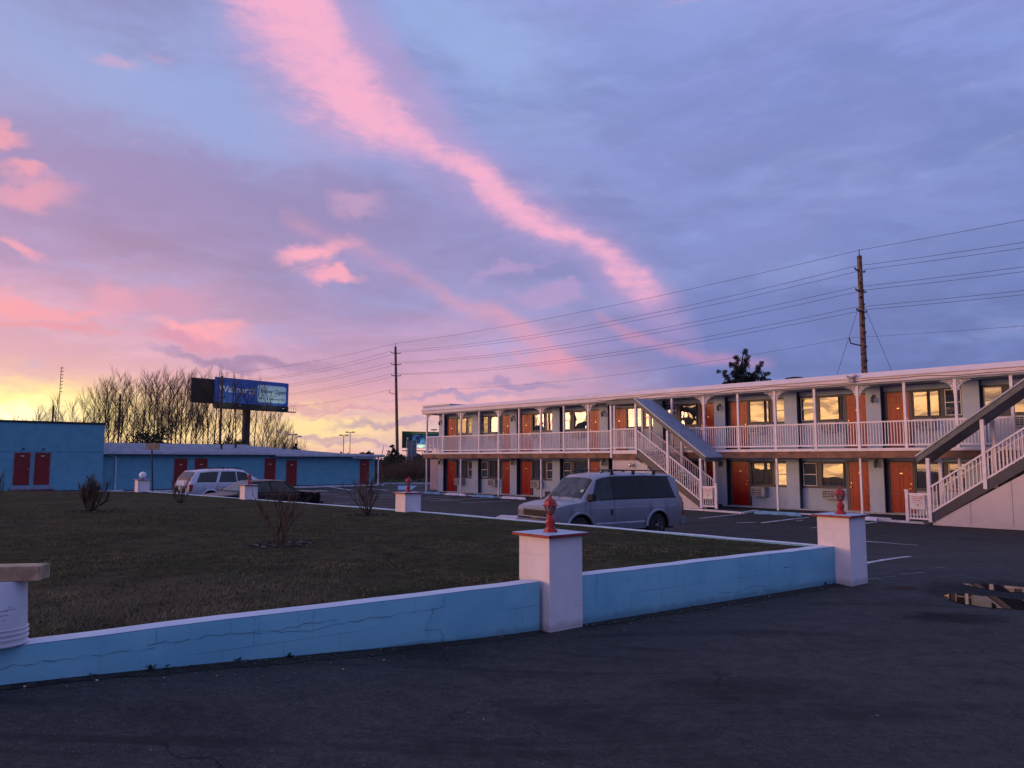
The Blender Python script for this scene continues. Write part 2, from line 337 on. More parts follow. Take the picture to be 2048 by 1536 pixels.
SCRG = glass('windscreen_glass', (.25, .32, .34), 1.5, .045, .03, .003, 0)
LAMPG = glass('lamp_glass', (.75, .72, .7), 1.5, .3, .08, 0, .45)

# ------------------------------------------------------------------ mesh builder
class MB:
    def __init__(s): s.v = []; s.f = []; s.m = []; s.mi = 0
    def q(s, *pts):
        i = len(s.v); s.v += [tuple(p) for p in pts]; s.f.append(tuple(range(i, i+len(pts)))); s.m.append(s.mi); return s
    def box(s, x0, x1, y0, y1, z0, z1):
        P = [(x0, y0, z0), (x1, y0, z0), (x1, y1, z0), (x0, y1, z0), (x0, y0, z1), (x1, y0, z1), (x1, y1, z1), (x0, y1, z1)]
        return s.hexa(P)
    def hexa(s, P):
        i = len(s.v); s.v += [tuple(p) for p in P]
        for f in ((0, 3, 2, 1), (4, 5, 6, 7), (0, 1, 5, 4), (1, 2, 6, 5), (2, 3, 7, 6), (3, 0, 4, 7)):
            s.f.append(tuple(i+a for a in f)); s.m.append(s.mi)
        return s
    def bar(s, a, b, w, h, up=(0, 0, 1)):
        a, b = Vector(a), Vector(b); d = (b-a).normalized(); u = Vector(up)
        sd_ = d.cross(u)
        if sd_.length < 1e-4: sd_ = d.cross(Vector((1, 0, 0)))
        sd_.normalize(); u = sd_.cross(d)
        o = [sd_*(-w/2)-u*(h/2), sd_*(w/2)-u*(h/2), sd_*(w/2)+u*(h/2), sd_*(-w/2)+u*(h/2)]
        P = [a+o[0], a+o[1], b+o[1], b+o[0], a+o[3], a+o[2], b+o[2], b+o[3]]
        return s.hexa(P)
    def tube(s, pts, rs, k=6, cap=True):
        pts = [Vector(p) for p in pts]
        if isinstance(rs, (int, float)): rs = [rs]*len(pts)
        base = len(s.v); ref = None
        for i, p in enumerate(pts):
            d = (pts[min(i+1, len(pts)-1)]-pts[max(i-1, 0)]).normalized()
            if ref is None: ref = d.orthogonal().normalized()
            ref = (ref-d*ref.dot(d))
            ref = ref.normalized() if ref.length > 1e-5 else d.orthogonal().normalized()
            w = d.cross(ref)
            for j in range(k):
                a = 2*PI*j/k; s.v.append(tuple(p+(ref*math.cos(a)+w*math.sin(a))*rs[i]))
        for i in range(len(pts)-1):
            for j in range(k):
                a = base+i*k+j; b = base+i*k+(j+1) % k
                s.f.append((a, b, b+k, a+k)); s.m.append(s.mi)
        if cap:
            s.f.append(tuple(base+j for j in reversed(range(k)))); s.m.append(s.mi)
            s.f.append(tuple(base+(len(pts)-1)*k+j for j in range(k))); s.m.append(s.mi)
        return s
    def lathe(s, prof, k=16, c=(0, 0, 0), axis='z', rot=0):
        base = len(s.v)
        for r, z in prof:
            for j in range(k):
                a = 2*PI*(j+rot)/k
                x, y = r*math.cos(a), r*math.sin(a)
                p = (x, y, z) if axis == 'z' else ((x, z, y) if axis == 'y' else (z, x, y))
                s.v.append((p[0]+c[0], p[1]+c[1], p[2]+c[2]))
        for i in range(len(prof)-1):
            for j in range(k):
                a = base+i*k+j; b = base+i*k+(j+1) % k
                s.f.append((a, b, b+k, a+k)); s.m.append(s.mi)
        s.f.append(tuple(base+j for j in reversed(range(k)))); s.m.append(s.mi)
        s.f.append(tuple(base+(len(prof)-1)*k+j for j in range(k))); s.m.append(s.mi)
        return s
    def prism(s, poly, y0, y1):            # polygon in (x,z) extruded along y
        i = len(s.v); k = len(poly)
        s.v += [(x, y0, z) for x, z in poly]+[(x, y1, z) for x, z in poly]
        s.f.append(tuple(i+j for j in range(k))); s.f.append(tuple(i+k+j for j in reversed(range(k)))); s.m += [s.mi]*2
        for j in range(k):
            a, b = i+j, i+(j+1) % k; s.f.append((a, a+k, b+k, b)); s.m.append(s.mi)
        return s
    def grid(s, rows):
        i = len(s.v); w = len(rows[0])
        for r in rows: s.v += [tuple(p) for p in r]
        for a in range(len(rows)-1):
            for b in range(w-1):
                s.f.append((i+a*w+b, i+a*w+b+1, i+(a+1)*w+b+1, i+(a+1)*w+b)); s.m.append(s.mi)
        return s
    def mesh(s, name, mats, smooth_=None):
        me = D.meshes.new(name); me.from_pydata(s.v, [], s.f)
        for m_ in (mats if isinstance(mats, (list, tuple)) else [mats]): me.materials.append(m_)
        if any(s.m): me.polygons.foreach_set('material_index', s.m)
        if smooth_:
            me.polygons.foreach_set('use_smooth', [True]*len(me.polygons)); me.set_sharp_from_angle(angle=math.radians(smooth_))
        me.update(); return me
    def build(s, name, mats, parent=None, smooth_=None, bevel=0):
        o = D.objects.new(name, s.mesh(name, mats, smooth_)); C.objects.link(o)
        if parent: o.parent = parent
        if bevel:
            bv = o.modifiers.new('b', 'BEVEL'); bv.width = bevel; bv.segments = 2; bv.limit_method = 'ANGLE'
        return o
def face(o, d):                            # make an open sheet look towards d
    me_ = o.data; v = Vector((0, 0, 0))
    for p_ in me_.polygons: v += p_.normal*p_.area
    if v.dot(Vector(d)) < 0: me_.flip_normals()
    return o
def tag(o, label, cat=None, group=None):
    o['label'] = label
    if cat: o['category'] = cat
    if group: o['group'] = group
    return o
def kind(o, k): o['kind'] = k; return o
def thing(name, label, cat, loc=(0, 0, 0), rz=0, group=None):
    o = D.objects.new(name, None); C.objects.link(o); o.location = loc; o.rotation_euler = (0, 0, rz); o.empty_display_size = .2
    return tag(o, label, cat, group)
def copy_tree(o, parent=None):
    c = o.copy(); C.objects.link(c)
    if parent: c.parent = parent
    for ch in [x for x in D.objects if x.parent == o]: copy_tree(ch, c)
    return c
def dup(o, label, loc, rz=None, scale=None):
    c = copy_tree(o); c['label'] = label; c.location = loc
    if rz is not None: c.rotation_euler = (0, 0, rz)
    if scale is not None: c.scale = scale if isinstance(scale, tuple) else (scale,)*3
    return c
def wallthing(o, loc):                     # world-coordinate single mesh helper
    return o
def place(me_obj, loc, rz=0):
    me_obj.location = loc; me_obj.rotation_euler = (0, 0, rz); return me_obj

# ------------------------------------------------------------------ ground
def axis_pts(segs):
    out = []
    for a, b, st in segs:
        k = max(1, int(round((b-a)/st)))
        out += [a+(b-a)*i/k for i in range(k)]
    return out+[segs[-1][1]]
xs = axis_pts([(-1500, -100, 200), (-100, -10, 10), (-10, 14, 1.0), (14, 100, 10), (100, 1500, 200)])
ys = axis_pts([(-300, -20, 70), (-20, 0, 5), (0, 24, .75), (24, 100, 15), (100, 3000, 400)])
kind(MB().grid([[(x, y, gz(x, y)-.09) for x in xs] for y in ys]).build('ground', FIELD), 'structure')
xs = axis_pts([(-60, -10, 10), (-10, 14, .4), (14, 60, 8)])
ys = axis_pts([(-40, 0, 5), (0, 30, .4), (30, 67, 6)])
kind(MB().grid([[(x, y, gz(x, y)) for x in xs] for y in ys]).build('parking_lot', ASPH, None, 60), 'structure')

def strip(pts, w, lift=.005, h=0, mb=None):
    mb = mb or MB()
    for a, b in zip(pts[:-1], pts[1:]):
        d = (b-a); d.z = 0; k = max(1, int(d.length/.5)); d.normalize(); s_ = Vector((-d.y, d.x, 0))*w/2
        for i in range(k):
            p, q_ = a.lerp(b, i/k), a.lerp(b, (i+1)/k)
            c = [p-s_, q_-s_, q_+s_, p+s_]; c = [Vector((t.x, t.y, gz(t.x, t.y)+lift)) for t in c]
            if h:
                mb.hexa([t-Vector((0, 0, .05)) for t in c]+[t+Vector((0, 0, h)) for t in c])
            else: mb.q(*c)
    return mb
mk = MB()
for a, b, w in [((1715, 1130), (1820, 1113), .11), ((1690, 1081), (1765, 1085), .16), ((1765, 1085), (1838, 1091), .09), ((1400, 1037), (1481, 1028), .11), ((1523, 1046), (1618, 1035), .12), ((1472, 1046), (1512, 1045), .08),
                ((1723, 1048), (1755, 1043.6), .11), ((1592, 1041.5), (1606, 1041), .1), ((1620, 1056), (1634, 1055.6), .1), ((633, 980.7), (654, 982.8), .25), ((661, 974), (703, 980.7), .25), ((676, 993), (784, 990), .14),
                ((666, 1006.7), (716, 1005.6), .14), ((842, 998.4), (900, 996.4), .13), ((859, 1002), (920, 1001), .13), ((734, 977), (776, 980.7), .25), ((690, 996), (790, 994.5), .12), ((850, 994), (905, 992), .12),
                ((880, 1000), (990, 996), .13), ((920, 1006), (1020, 1002), .13), ((560, 985), (680, 989), .12), ((330, 985), (420, 990), .12)]:
    strip([G(*a), G(*b)], w, mb=mk)
kind(mk.build('parking_markings', LINE), 'structure')
mk = MB()                                    # worn remains of an old stripe
for a, b, w in [((1726, 1158), (1748, 1159), .05), ((1748, 1157), (1764, 1160), .03), ((1806, 1149), (1822, 1147.5), .035), ((1824, 1147), (1847, 1145.5), .04), ((1768, 1155), (1790, 1153), .02), ((1868, 1137), (1890, 1134), .02)]:
    strip([G(*a), G(*b)], w, mb=mk)
kind(mk.build('worn_markings', mat('worn_line', (.26, .25, .26), .9, var=.4, vs=30)), 'structure')
def softstain(name, c_, rough=.85, k=1.0, spec=.2):
    m = D.materials.new(name); m.use_nodes = True; q = N(m.node_tree); bs_ = m.node_tree.nodes['Principled BSDF']
    tc_ = q.new('ShaderNodeTexCoord'); t = tc_.outputs['Object']
    vd_ = q.new('ShaderNodeVectorMath', operation='DISTANCE'); q.put(vd_.inputs[0], tc_.outputs['Generated']); vd_.inputs[1].default_value = (.5, .5, .0)
    sp_ = q.new('ShaderNodeSeparateXYZ'); q.put(sp_.inputs[0], tc_.outputs['Generated'])
    u = q.m('SUBTRACT', sp_.outputs[0], .5); v = q.m('SUBTRACT', sp_.outputs[1], .5)
    r2 = q.m('SQRT', q.m('ADD', q.m('MULTIPLY', u, u), q.m('MULTIPLY', v, v)))
    e = q.m('ADD', r2, q.m('MULTIPLY', q.m('SUBTRACT', q.noise(t, 5, 5, .6), .5), .38))
    q.put(bs_.inputs['Alpha'], q.m('MULTIPLY', q.mapr(e, .12, .40, 1., 0.), k)); bs_.inputs['Base Color'].default_value = c_+(1,); bs_.inputs['Roughness'].default_value = rough; bs_.inputs['Specular IOR Level'].default_value = spec
    return m
def stain(x0, y0, x1, y1, m, name):
    P = [G(x0, y0), G(x1, y0), G(x1, y1), G(x0, y1)]; z = max(p.z for p in P)+.002
    return kind(MB().q(*[(p.x, p.y, z) for p in P]).build(name, m), 'structure')
def blob(pts, lift, m, name, jit=.05):
    P = [G(*p) for p in pts]; out = []
    for i in range(len(P)):
        a, b = P[i], P[(i+1) % len(P)]
        for j in range(5):
            t = a.lerp(b, j/5); t += Vector((random.uniform(-jit, jit), random.uniform(-jit, jit), 0)); out.append((t.x, t.y, gz(t.x, t.y)+lift))
    zm = max(p[2] for p in out)
    return kind(MB().q(*[(x, y, zm if 'water' in m.name else z) for x, y, z in out]).build(name, m), 'structure')
WATER = D.materials.new('puddle_water'); WATER.use_nodes = True
_b = WATER.node_tree.nodes['Principled BSDF']; _b.inputs['Base Color'].default_value = (.006, .006, .008, 1); _b.inputs['Roughness'].default_value = 0.0; _b.inputs['IOR'].default_value = 1.34
blob([(1888, 1191), (1905, 1188), (1930, 1188), (1962, 1193), (1990, 1194), (2030, 1199), (2070, 1203), (2120, 1210), (2120, 1224), (2060, 1221), (2010, 1218), (1972, 1216), (1935, 1210), (1905, 1202)], .006, WATER, 'puddle', .015)
blob([(1922, 1168.5), (1950, 1168), (1990, 1170), (2030, 1173), (2070, 1178), (2100, 1184), (2050, 1186), (2005, 1184), (1960, 1177)], .006, WATER, 'puddle', .012)
stain(1768, 1184, 1838, 1169, softstain('rust_stain', (.075, .032, .025), .9, .6), 'rust_stain')
DAMP = softstain('damp_asphalt', (.012, .012, .014), .8, .6, .2)
stain(1840, 1236, 2200, 1150, DAMP, 'damp_patch'); stain(1780, 1256, 2020, 1218, softstain('dark_stain', (.012, .012, .014), .85, .5), 'oil_stain')
stain(700, 1330, 1060, 1290, softstain('dark_stain2', (.012, .012, .014), .85, .3), 'oil_stain'); stain(1180, 1420, 1700, 1340, softstain('dark_stain3', (.012, .012, .014), .85, .22), 'oil_stain'); stain(120, 1480, 620, 1400, softstain('dark_stain4', (.013, .013, .015), .85, .2), 'oil_stain')
pp = [G(796, 971.5), G(834, 971.5), G(822, 980), G(796, 980)]
kind(MB().q(*[(p.x, p.y, gz(p.x, p.y)+.005) for p in pp]).build('pale_blue_patch', mat('pale_blue', (.18, .34, .5), .7)), 'structure')  # flat pale blue quad just above the asphalt

# ------------------------------------------------------------------ low garden walls, pillars, lawn
TH = math.radians(40)
def vd(a): return Vector((math.cos(a), math.sin(a), 0))
P1 = Vector((.320, 6.70, 0)); P2 = Vector((3.94, 9.10, 0))       # near corners
PC = lambda p: p+vd(TH)*.2+vd(TH+PI/2)*.2
ps_ = [(PC(P1), 0, .82, .40), (PC(P2), 0, .81, .40), (at(816, 1025, 16.7), .2, .86, .40), (at(497, 1001, 23.3), .1, .74, .40), (at(284, 983, 27.3), .1, .74, .40)]
capz = [.82, .81, .76, .70, .76]
labels_p = ['near white pillar where the two blue garden walls meet', 'white corner pillar at the right end of the blue garden wall', 'white pillar on the far side of the lawn, left of the silver van',
            'white pillar in front of the black sedan', 'farthest white pillar, topped by a round globe lamp']
lamp_master = None
def lantern(parent_none=None):
    t = thing('post_lantern', 'red carriage lantern with clear panes on the near pillar', 'lantern', (0, 0, 0), TH, 'red lanterns on the garden pillars')
    b = MB()
    b.lathe([(.068, 0), (.068, .016), (.052, .022), (.050, .034), (.036, .040), (.038, .062), (.045, .078), (.047, .098), (.038, .122), (.024, .138), (.020, .150), (.034, .158), (.036, .166)], 8, rot=.5)
    b.build('base', RED, t, 35)
    g = MB(); g.lathe([(.030, .166), (.056, .232)], 6, rot=.5); g.build('pane', LAMPG, t)
    f = MB()
    for j in range(6):
        a = 2*PI*(j+.5)/6; f.bar((.031*math.cos(a), .031*math.sin(a), .166), (.058*math.cos(a), .058*math.sin(a), .234), .006, .006)
    f.build('frame', RED, t)
    r = MB(); r.lathe([(.076, .232), (.080, .235), (.078, .238), (.060, .244), (.056, .262), (.046, .282), (.030, .296), (.014, .302), (.010, .306), (.013, .313), (.008, .320), (.009, .326), (.003, .334), (.002, .350)], 6, rot=.5)
    r.build('roof', RED, t, 28)
    MB().lathe([(.008, .166), (.010, .19), (.014, .205), (.008, .22)], 8).build('bulb', mat('bulb', (.7, .68, .62), .3), t, 60)
    return t
for i, (c, zb, _, w) in enumerate(ps_):
    z0 = gz(c.x, c.y)-.1; top = capz[i]
    t = thing('wall_pillar', labels_p[i], 'pillar', (c.x, c.y, 0), TH, 'white masonry pillars around the lawn')
    w = .40 if i < 2 else .395
    MB().box(-w/2, w/2, -w/2, w/2, z0, top-.028).build('shaft', WHITEW, t, None, .006)
    k = .044
    MB().box(-w/2-k, w/2+k, -w/2-k, w/2+k, top-.026, top-.003).build('cap', CAPE, t, None, .003)
    MB().box(-w/2-k+.004, w/2+k-.004, -w/2-k+.004, w/2+k-.004, top-.002, top+.001).build('cap_top', CAPT, t)
    if i < 4:
        if lamp_master is None: lamp_master = lantern(); lamp_master.location = (c.x-.0, c.y-.0, top+.001)
        else:
            L = dup(lamp_master, ['', 'red carriage lantern on the corner pillar, before the motel doors', 'red carriage lantern on the far pillar left of the silver van', 'small red lantern on the pillar in front of the black sedan'][i], (c.x, c.y, top+.001), TH)
            if i == 1: L.rotation_euler = (0, 0, TH+.4)
    else:
        g = thing('globe_lamp', 'white glass globe lamp on the farthest pillar near the blue wing', 'lamp', (c.x, c.y, top+.001))
        MB().lathe([(.05, 0), (.05, .02), (.03, .03)], 12).build('base', BLACKM, g, 40)
        MB().lathe([(.004+.115*math.sin(PI*a/12), .03+.115-.115*math.cos(PI*a/12)) for a in range(13)], 20).build('globe', mat('opal', (.8, .78, .78), .25), g, 60)
# wall segments: local x along the wall, y = thickness away from the drive
def lowwall(a, b, ztop, th, label, cracks=(), group='low blue garden walls', ztop2=None, seg=24, wob=.004, tint=None):
    a, b = Vector(a), Vector(b); d = b-a; L = math.hypot(d.x, d.y); ang = math.atan2(d.y, d.x)
    t = thing('garden_wall', label, 'wall', (a.x, a.y, 0), ang, group)
    z2 = ztop if ztop2 is None else ztop2
    rows_f = []; m = MB(); cm = MB(); rs = random.Random(int(L*100))
    prev = None
    tops = []
    for i in range(seg+1):
        x = L*i/seg; p = a+vd(ang)*x; zb = gz(p.x, p.y)-.12
        zt = ztop+(z2-ztop)*i/seg+rs.uniform(-wob, wob); yo = rs.uniform(-wob, wob)*.6; tops.append((x, zt, zb, yo))
    fr = [[(x, yo, zb) for x, zt, zb, yo in tops], [(x, yo, zt-.012) for x, zt, zb, yo in tops], [(x, yo+.010, zt) for x, zt, zb, yo in tops]]
    m.grid(list(fr)); m.grid([[(x, th, zt) for x, zt, zb, yo in tops], [(x, th, zb) for x, zt, zb, yo in tops]])
    for q_ in (0, -1):
        x, zt, zb, yo = tops[q_]; m.q((x, yo, zb), (x, th, zb), (x, th, zt), (x, yo, zt))
    m.build('wall_body', BLUEW, t, 50)
    cm.grid([[(x, yo+.004, zt+.0015) for x, zt, zb, yo in tops], [(x, yo+.012, zt+.004) for x, zt, zb, yo in tops], [(x, th-.01, zt+.004) for x, zt, zb, yo in tops], [(x, th+.003, zt-.012) for x, zt, zb, yo in tops]])
    cm.build('painted_top', CAPW, t, 50)
    if cracks:
        c = MB()
        for pts, w in cracks:
            for (x0, z0_), (x1, z1_) in zip(pts[:-1], pts[1:]):
                n_ = max(1, int(math.hypot(x1-x0, z1_-z0_)/.05)); px, pz = x0, z0_
                for j in range(1, n_+1):
                    qx = x0+(x1-x0)*j/n_; qz = z0_+(z1_-z0_)*j/n_+(rs.uniform(-.010, .010) if j < n_ else 0)
                    ww = w*rs.uniform(.15, .85); dz_ = ww; dxx = 0
                    if abs(qz-pz) > abs(qx-px): dz_, dxx = 0, ww
                    c.q((px-dxx, -.0045, pz-dz_), (qx-dxx, -.0045, qz-dz_), (qx+dxx, -.0045, qz+dz_), (px+dxx, -.0045, pz+dz_)); px, pz = qx, qz
        c.build('crack', mat('crack', (.05, .09, .12), .9), t)
    return t
dirw = Vector((3.0, 2.23, 0)).normalized()
A1 = Vector((.236, 6.73, 0)); A0 = A1-dirw*9.0
lw = 9.0
lowwall(A0, A1, .42, .17, 'cracked pale blue garden wall left of the near pillar, with a bucket on it',
        [([(lw-6.2, .30), (lw-3.4, .31), (lw-3.05, .305)], .0022), ([(lw-3.1, .325), (lw-2.6, .335), (lw-2.35, .315), (lw-2.0, .325), (lw-1.85, .33)], .0022), ([(lw-2.45, .315), (lw-2.05, .275), (lw-1.85, .300), (lw-1.2, .315), (lw-.96, .325), (lw-.955, .40)], .0022),
         ([(lw-1.05, .325), (lw-1.09, .22), (lw-1.13, .165), (lw-1.00, .155), (lw-.965, .10), (lw-.968, .03)], .0025), ([(lw-2.02, .40), (lw-2.03, .36)], .002), ([(lw-3.05, .41), (lw-3.05, .33)], .0012)])
B0 = P1+vd(TH)*.395+vd(TH+PI/2)*.03; B1 = P2+vd(TH+PI/2)*.19
L2 = (B1-B0).length
lowwall(B0, B1, .435, .17, 'pale blue garden wall between the near pillar and the corner pillar',
        [([(.45, .345), (.8, .36), (1.1, .372)], .0012), ([(1.85, .11), (2.15, .085), (2.4, .125), (2.62, .10), (2.64, .02)], .0022), ([(2.95, .275), (3.03, .272)], .004), ([(3.03, .272), (3.5, .285)], .0012), ([(2.78, .42), (2.82, .32)], .002)])
R = [ps_[1][0]+Vector((-.12, .14, 0)), ps_[2][0], ps_[3][0], ps_[4][0]]
dists = ['long low wall edging the far side of the lawn, nearest the silver van', 'low white-topped wall across the lawn, between the van and the black sedan', 'low white-topped wall across the lawn behind the silver suv']
tz = [.405, .36, .27, .34]
for i in range(3):
    a, b = R[i+1], R[i]
    lowwall(a, b, tz[i+1], .15, dists[i], ztop2=tz[i], seg=20)
LW = A0
lawn_poly = [A0+Vector((-.1, .1, 0)), A1+Vector((-.1, .15, 0)), P1+vd(TH+PI/2)*.3, B0+Vector((-.05, .12, 0)), B1+Vector((-.15, .1, 0)), R[0], R[1], R[2], R[3], Vector((-24, 28.2, 0)), Vector((-24, 0, 0))]
def inside(x, y, poly=lawn_poly):
    r = False; j = len(poly)-1
    for i in range(len(poly)):
        a, b = poly[i], poly[j]
        if (a.y > y) != (b.y > y) and x < (b.x-a.x)*(y-a.y)/(b.y-a.y)+a.x: r = not r
        j = i
    return r
def lz(x, y):
    base = .395-.006*max(0, y-9)
    if y > 17: base = .347-.0135*(y-17)
    if y > 23: base = .266+(y-23)*.015
    return base+.008*math.sin(x*1.3+y*.7)*math.sin(y*.9-x*.4)
import bmesh
bm = bmesh.new(); vs_ = [bm.verts.new((p.x, p.y, 0)) for p in lawn_poly]; bm.faces.new(vs_)
for axis, rng in (((1, 0, 0), range(-23, 5)), ((0, 1, 0), range(1, 28))):
    for v in rng:
        bmesh.ops.bisect_plane(bm, geom=bm.verts[:]+bm.edges[:]+bm.faces[:], plane_co=(v, 0, 0) if axis[0] else (0, v, 0), plane_no=axis)
bmesh.ops.triangulate(bm, faces=bm.faces[:])
for v in bm.verts: v.co.z = lz(v.co.x, v.co.y)
me = D.meshes.new('lawn'); bm.to_mesh(me); bm.free(); me.materials.append(LAWN)
lo = D.objects.new('lawn', me); C.objects.link(lo); kind(lo, 'structure')
kind(MB().box(-45, -12.8, 28.2, 30.2, -.8, .10).build('lawn_kerb', mat('kerb_concrete', (.5, .5, .52), .8)), 'structure')
# grass blades
gm = MB(); rg = random.Random(3)
from mathutils import noise as mnoise
def tuft(x, y, z, h, k, mb, nz_=0):
    for _ in range(k):
        a = rg.uniform(0, 2*PI); r = rg.uniform(0, .02); bx, by = x+r*math.cos(a), y+r*math.sin(a)
        ta = rg.uniform(0, 2*PI); ln = rg.uniform(.3, 1)*h; wd = .0022+ .0004*y*.5
        tx, ty = bx+math.cos(ta)*ln*.7, by+math.sin(ta)*ln*.7; px_, py_ = -math.sin(ta)*wd, math.cos(ta)*wd
        u_ = rg.random()+nz_*.55; mb.mi = 1 if u_ > .66 else (0 if u_ > .22 else 2)
        i = len(mb.v); mb.v += [(bx-px_, by-py_, z), (bx+px_, by+py_, z), (tx, ty, z+ln*.75)]; mb.f.append((i, i+1, i+2)); mb.m.append(mb.mi)
cnt = 0
while cnt < 26000:
    y = 3.6+ (rg.random()**1.8)*15; x = rg.uniform(-.72*y-.3, .45*y)
    if not inside(x, y): continue
    nz_ = mnoise.fractal(Vector((x*.8, y*.8, 0)), 1, 2, 4)+.35*mnoise.noise(Vector((x*3, y*3, 4)))
    nz_ += .9*max(0, 1-math.hypot(x+2.6, y-6.0)/1.9)
    if nz_ < -.25 and rg.random() < .6: continue
    tuft(x, y, lz(x, y)-.004, .034+.022*max(-.8, min(1, nz_)), 3, gm, nz_); cnt += 1
gmats = [mat('grass_green', (.050, .062, .020), .9, var=.3, vs=2), mat('grass_dry', (.17, .125, .070), .9, var=.3, vs=2), mat('grass_dark', (.022, .026, .012), .9)]
kind(gm.build('grass', gmats), 'stuff')
# dirt, leaves and weeds along the wall foot; dark dirt also paints contact shade
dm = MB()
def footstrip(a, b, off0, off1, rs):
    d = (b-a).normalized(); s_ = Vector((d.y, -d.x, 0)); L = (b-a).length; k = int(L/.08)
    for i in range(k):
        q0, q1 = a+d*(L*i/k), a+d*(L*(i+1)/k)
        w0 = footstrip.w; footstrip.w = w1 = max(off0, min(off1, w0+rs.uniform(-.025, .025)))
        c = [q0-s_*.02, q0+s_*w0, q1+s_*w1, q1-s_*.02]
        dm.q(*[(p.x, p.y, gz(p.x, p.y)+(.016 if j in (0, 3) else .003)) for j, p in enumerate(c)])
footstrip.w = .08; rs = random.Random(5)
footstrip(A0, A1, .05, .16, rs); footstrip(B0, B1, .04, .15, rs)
kind(dm.build('dirt_shade_strip', mat('dirt', (.018, .016, .014), .95, var=.4, vs=20, bump=1, bs=80)), 'stuff')
lm = MB()
for _ in range(1200):
    if rs.random() < .6: a, b = A0, A1
    else: a, b = B0, B1
    d = (b-a).normalized(); s_ = Vector((d.y, -d.x, 0)); p = a+d*rs.uniform(0, (b-a).length)+s_*abs(rs.gauss(0, .17))
    if rs.random() < .12: p = Vector((rs.uniform(-4, 6), rs.uniform(2.5, 9), 0))
    if inside(p.x, p.y): continue
    r = rs.uniform(.003, .014); a_ = rs.uniform(0, PI); z = gz(p.x, p.y)+.014
    lm.mi = rs.choice([0, 0, 1, 2])
    lm.q(*[(p.x+r*math.cos(a_+t)*(1 if j % 2 else .5), p.y+r*math.sin(a_+t)*(1 if j % 2 else .5), z+rs.uniform(0, .008)) for j, t in enumerate((0, 1.57, 3.14, 4.71))])
kind(lm.build('leaf_litter', [mat('leaf_brown', (.10, .06, .035), .8), mat('leaf_pale', (.36, .30, .24), .8), mat('leaf_dark', (.03, .02, .015), .8)]), 'stuff')
wn = 0
for px, py in [(182, 1353), (300, 1343), (332, 1338), (475, 1325), (578, 1316), (743, 1300), (1480, 1194), (1525, 1186), (1650, 1172), (1440, 1203)]:
    p = G(px, py); w = MB(); rr = random.Random(px)
    for _ in range(26):
        a = rr.uniform(0, 2*PI); ln = rr.uniform(.02, .055); e = rr.uniform(.2, 1.2)
        t = Vector((math.cos(a)*math.cos(e), math.sin(a)*math.cos(e), math.sin(e)))*ln; s_ = Vector((-math.sin(a), math.cos(a), 0))*ln*.22
        w.q((0, 0, 0), tuple(t*.55-s_), tuple(t), tuple(t*.55+s_))
    o = w.build('weed', mat('weed_green', (.030, .045, .018), .9)); place(o, (p.x, p.y, gz(p.x, p.y)+.01))
    tag(o, 'small dark weed sprouting at the foot of the %s garden wall' % ('left' if px < 900 else 'right'), 'weed', 'weeds at the foot of the garden walls %s' % ('left' if px < 900 else 'right'))

# bucket and lumber on the wall
wa = math.atan2(dirw.y, dirw.x)
bc = A1-dirw*(A1-Vector((-2.93, 4.5, 0))).length+Vector((-dirw.y, dirw.x, 0))*.085
b_ = thing('bucket', 'upturned white plastic bucket standing on the blue garden wall', 'bucket', (bc.x, bc.y, .424))
MB().lathe([(.150, 0), (.153, .004), (.153, .012), (.147, .014), (.146, .035), (.152, .037), (.152, .043), (.145, .045), (.145, .062), (.151, .064), (.151, .070), (.144, .072), (.144, .088), (.149, .090), (.149, .094), (.143, .096), (.130, .350), (.126, .358), (.0, .358)], 40).build('bucket_body', BUCK, b_, 30)
pr = MB()
for a0, z0, z1, w_ in [(-75, .20, .203, 16), (-64, .205, .2075, 22), (-88, .175, .178, 10), (-76, .176, .179, 8), (-66, .176, .179, 8), (-80, .145, .148, 6), (-70, .150, .153, 6), (-60, .22, .222, 9)]:
    for j in range(6):
        a = math.radians(a0+w_*j/6+20); b2 = math.radians(a0+w_*(j+1)/6+20); r0 = .1435+(.0965-z0)*.0516+.0007
        pr.q((r0*math.cos(a), r0*math.sin(a), z0), (r0*math.cos(b2), r0*math.sin(b2), z0), (r0*math.cos(b2), r0*math.sin(b2), z1), (r0*math.cos(a), r0*math.sin(a), z1))
pr.build('printed_marks', mat('print', (.12, .12, .17), .6), b_)
pl_ = MB().box(-.75, .235, -.07, .07, 0, .082).build('lumber', WOODL, None, None, .004)
place(pl_, (bc.x, bc.y-.01, .7835), math.radians(8)); tag(pl_, 'short offcut of pale lumber lying across the upturned bucket', 'plank')

# ------------------------------------------------------------------ the two-storey motel (local x along the facade, y into the building)
MO = Vector((-4.969, 51.735, -.68)); MR = math.atan2(-.7268190, .6868290)
U = 3.525; NU = 11; LEN = U*NU
def Mw(s, nn, z):
    c, s_ = math.cos(MR), math.sin(MR)
    return Vector((MO.x+c*s+s_*nn, MO.y+s_*s-c*nn, MO.z+z))
motel = thing('motel_building', 'two-storey pale motel wing with white railings and orange-red doors', 'motel', MO, MR)
w = MB(); DZ = 2.45; DEP = 8.0; RC = .30
w.box(0.1, LEN, RC, DEP, -.2, 5.06)
for k in range(NU): w.box(k*U+(.1 if k == 0 else 0), k*U+.58, 0, RC-.001, -.2, 5.055)
w.box(LEN-.05, LEN, 0, RC-.001, -.2, 5.055)
w.build('wall', STUCCO, motel)
MB().box(-.9, .09, .12, .2, .1, 2.12).build('panel_backing', BEIGE, motel)
cp = MB()
for i in range(7): cp.box(-.9+i*.145, -.83+i*.145, .075, .119, .1, 2.12)
cp.build('corrugated_panel', paint('ribbed_panel', (.72, .56, .56), (.66, .50, .50), (.3, .2, .2), 8), motel)
rf = MB()
XA, XB = -.22, LEN+.2
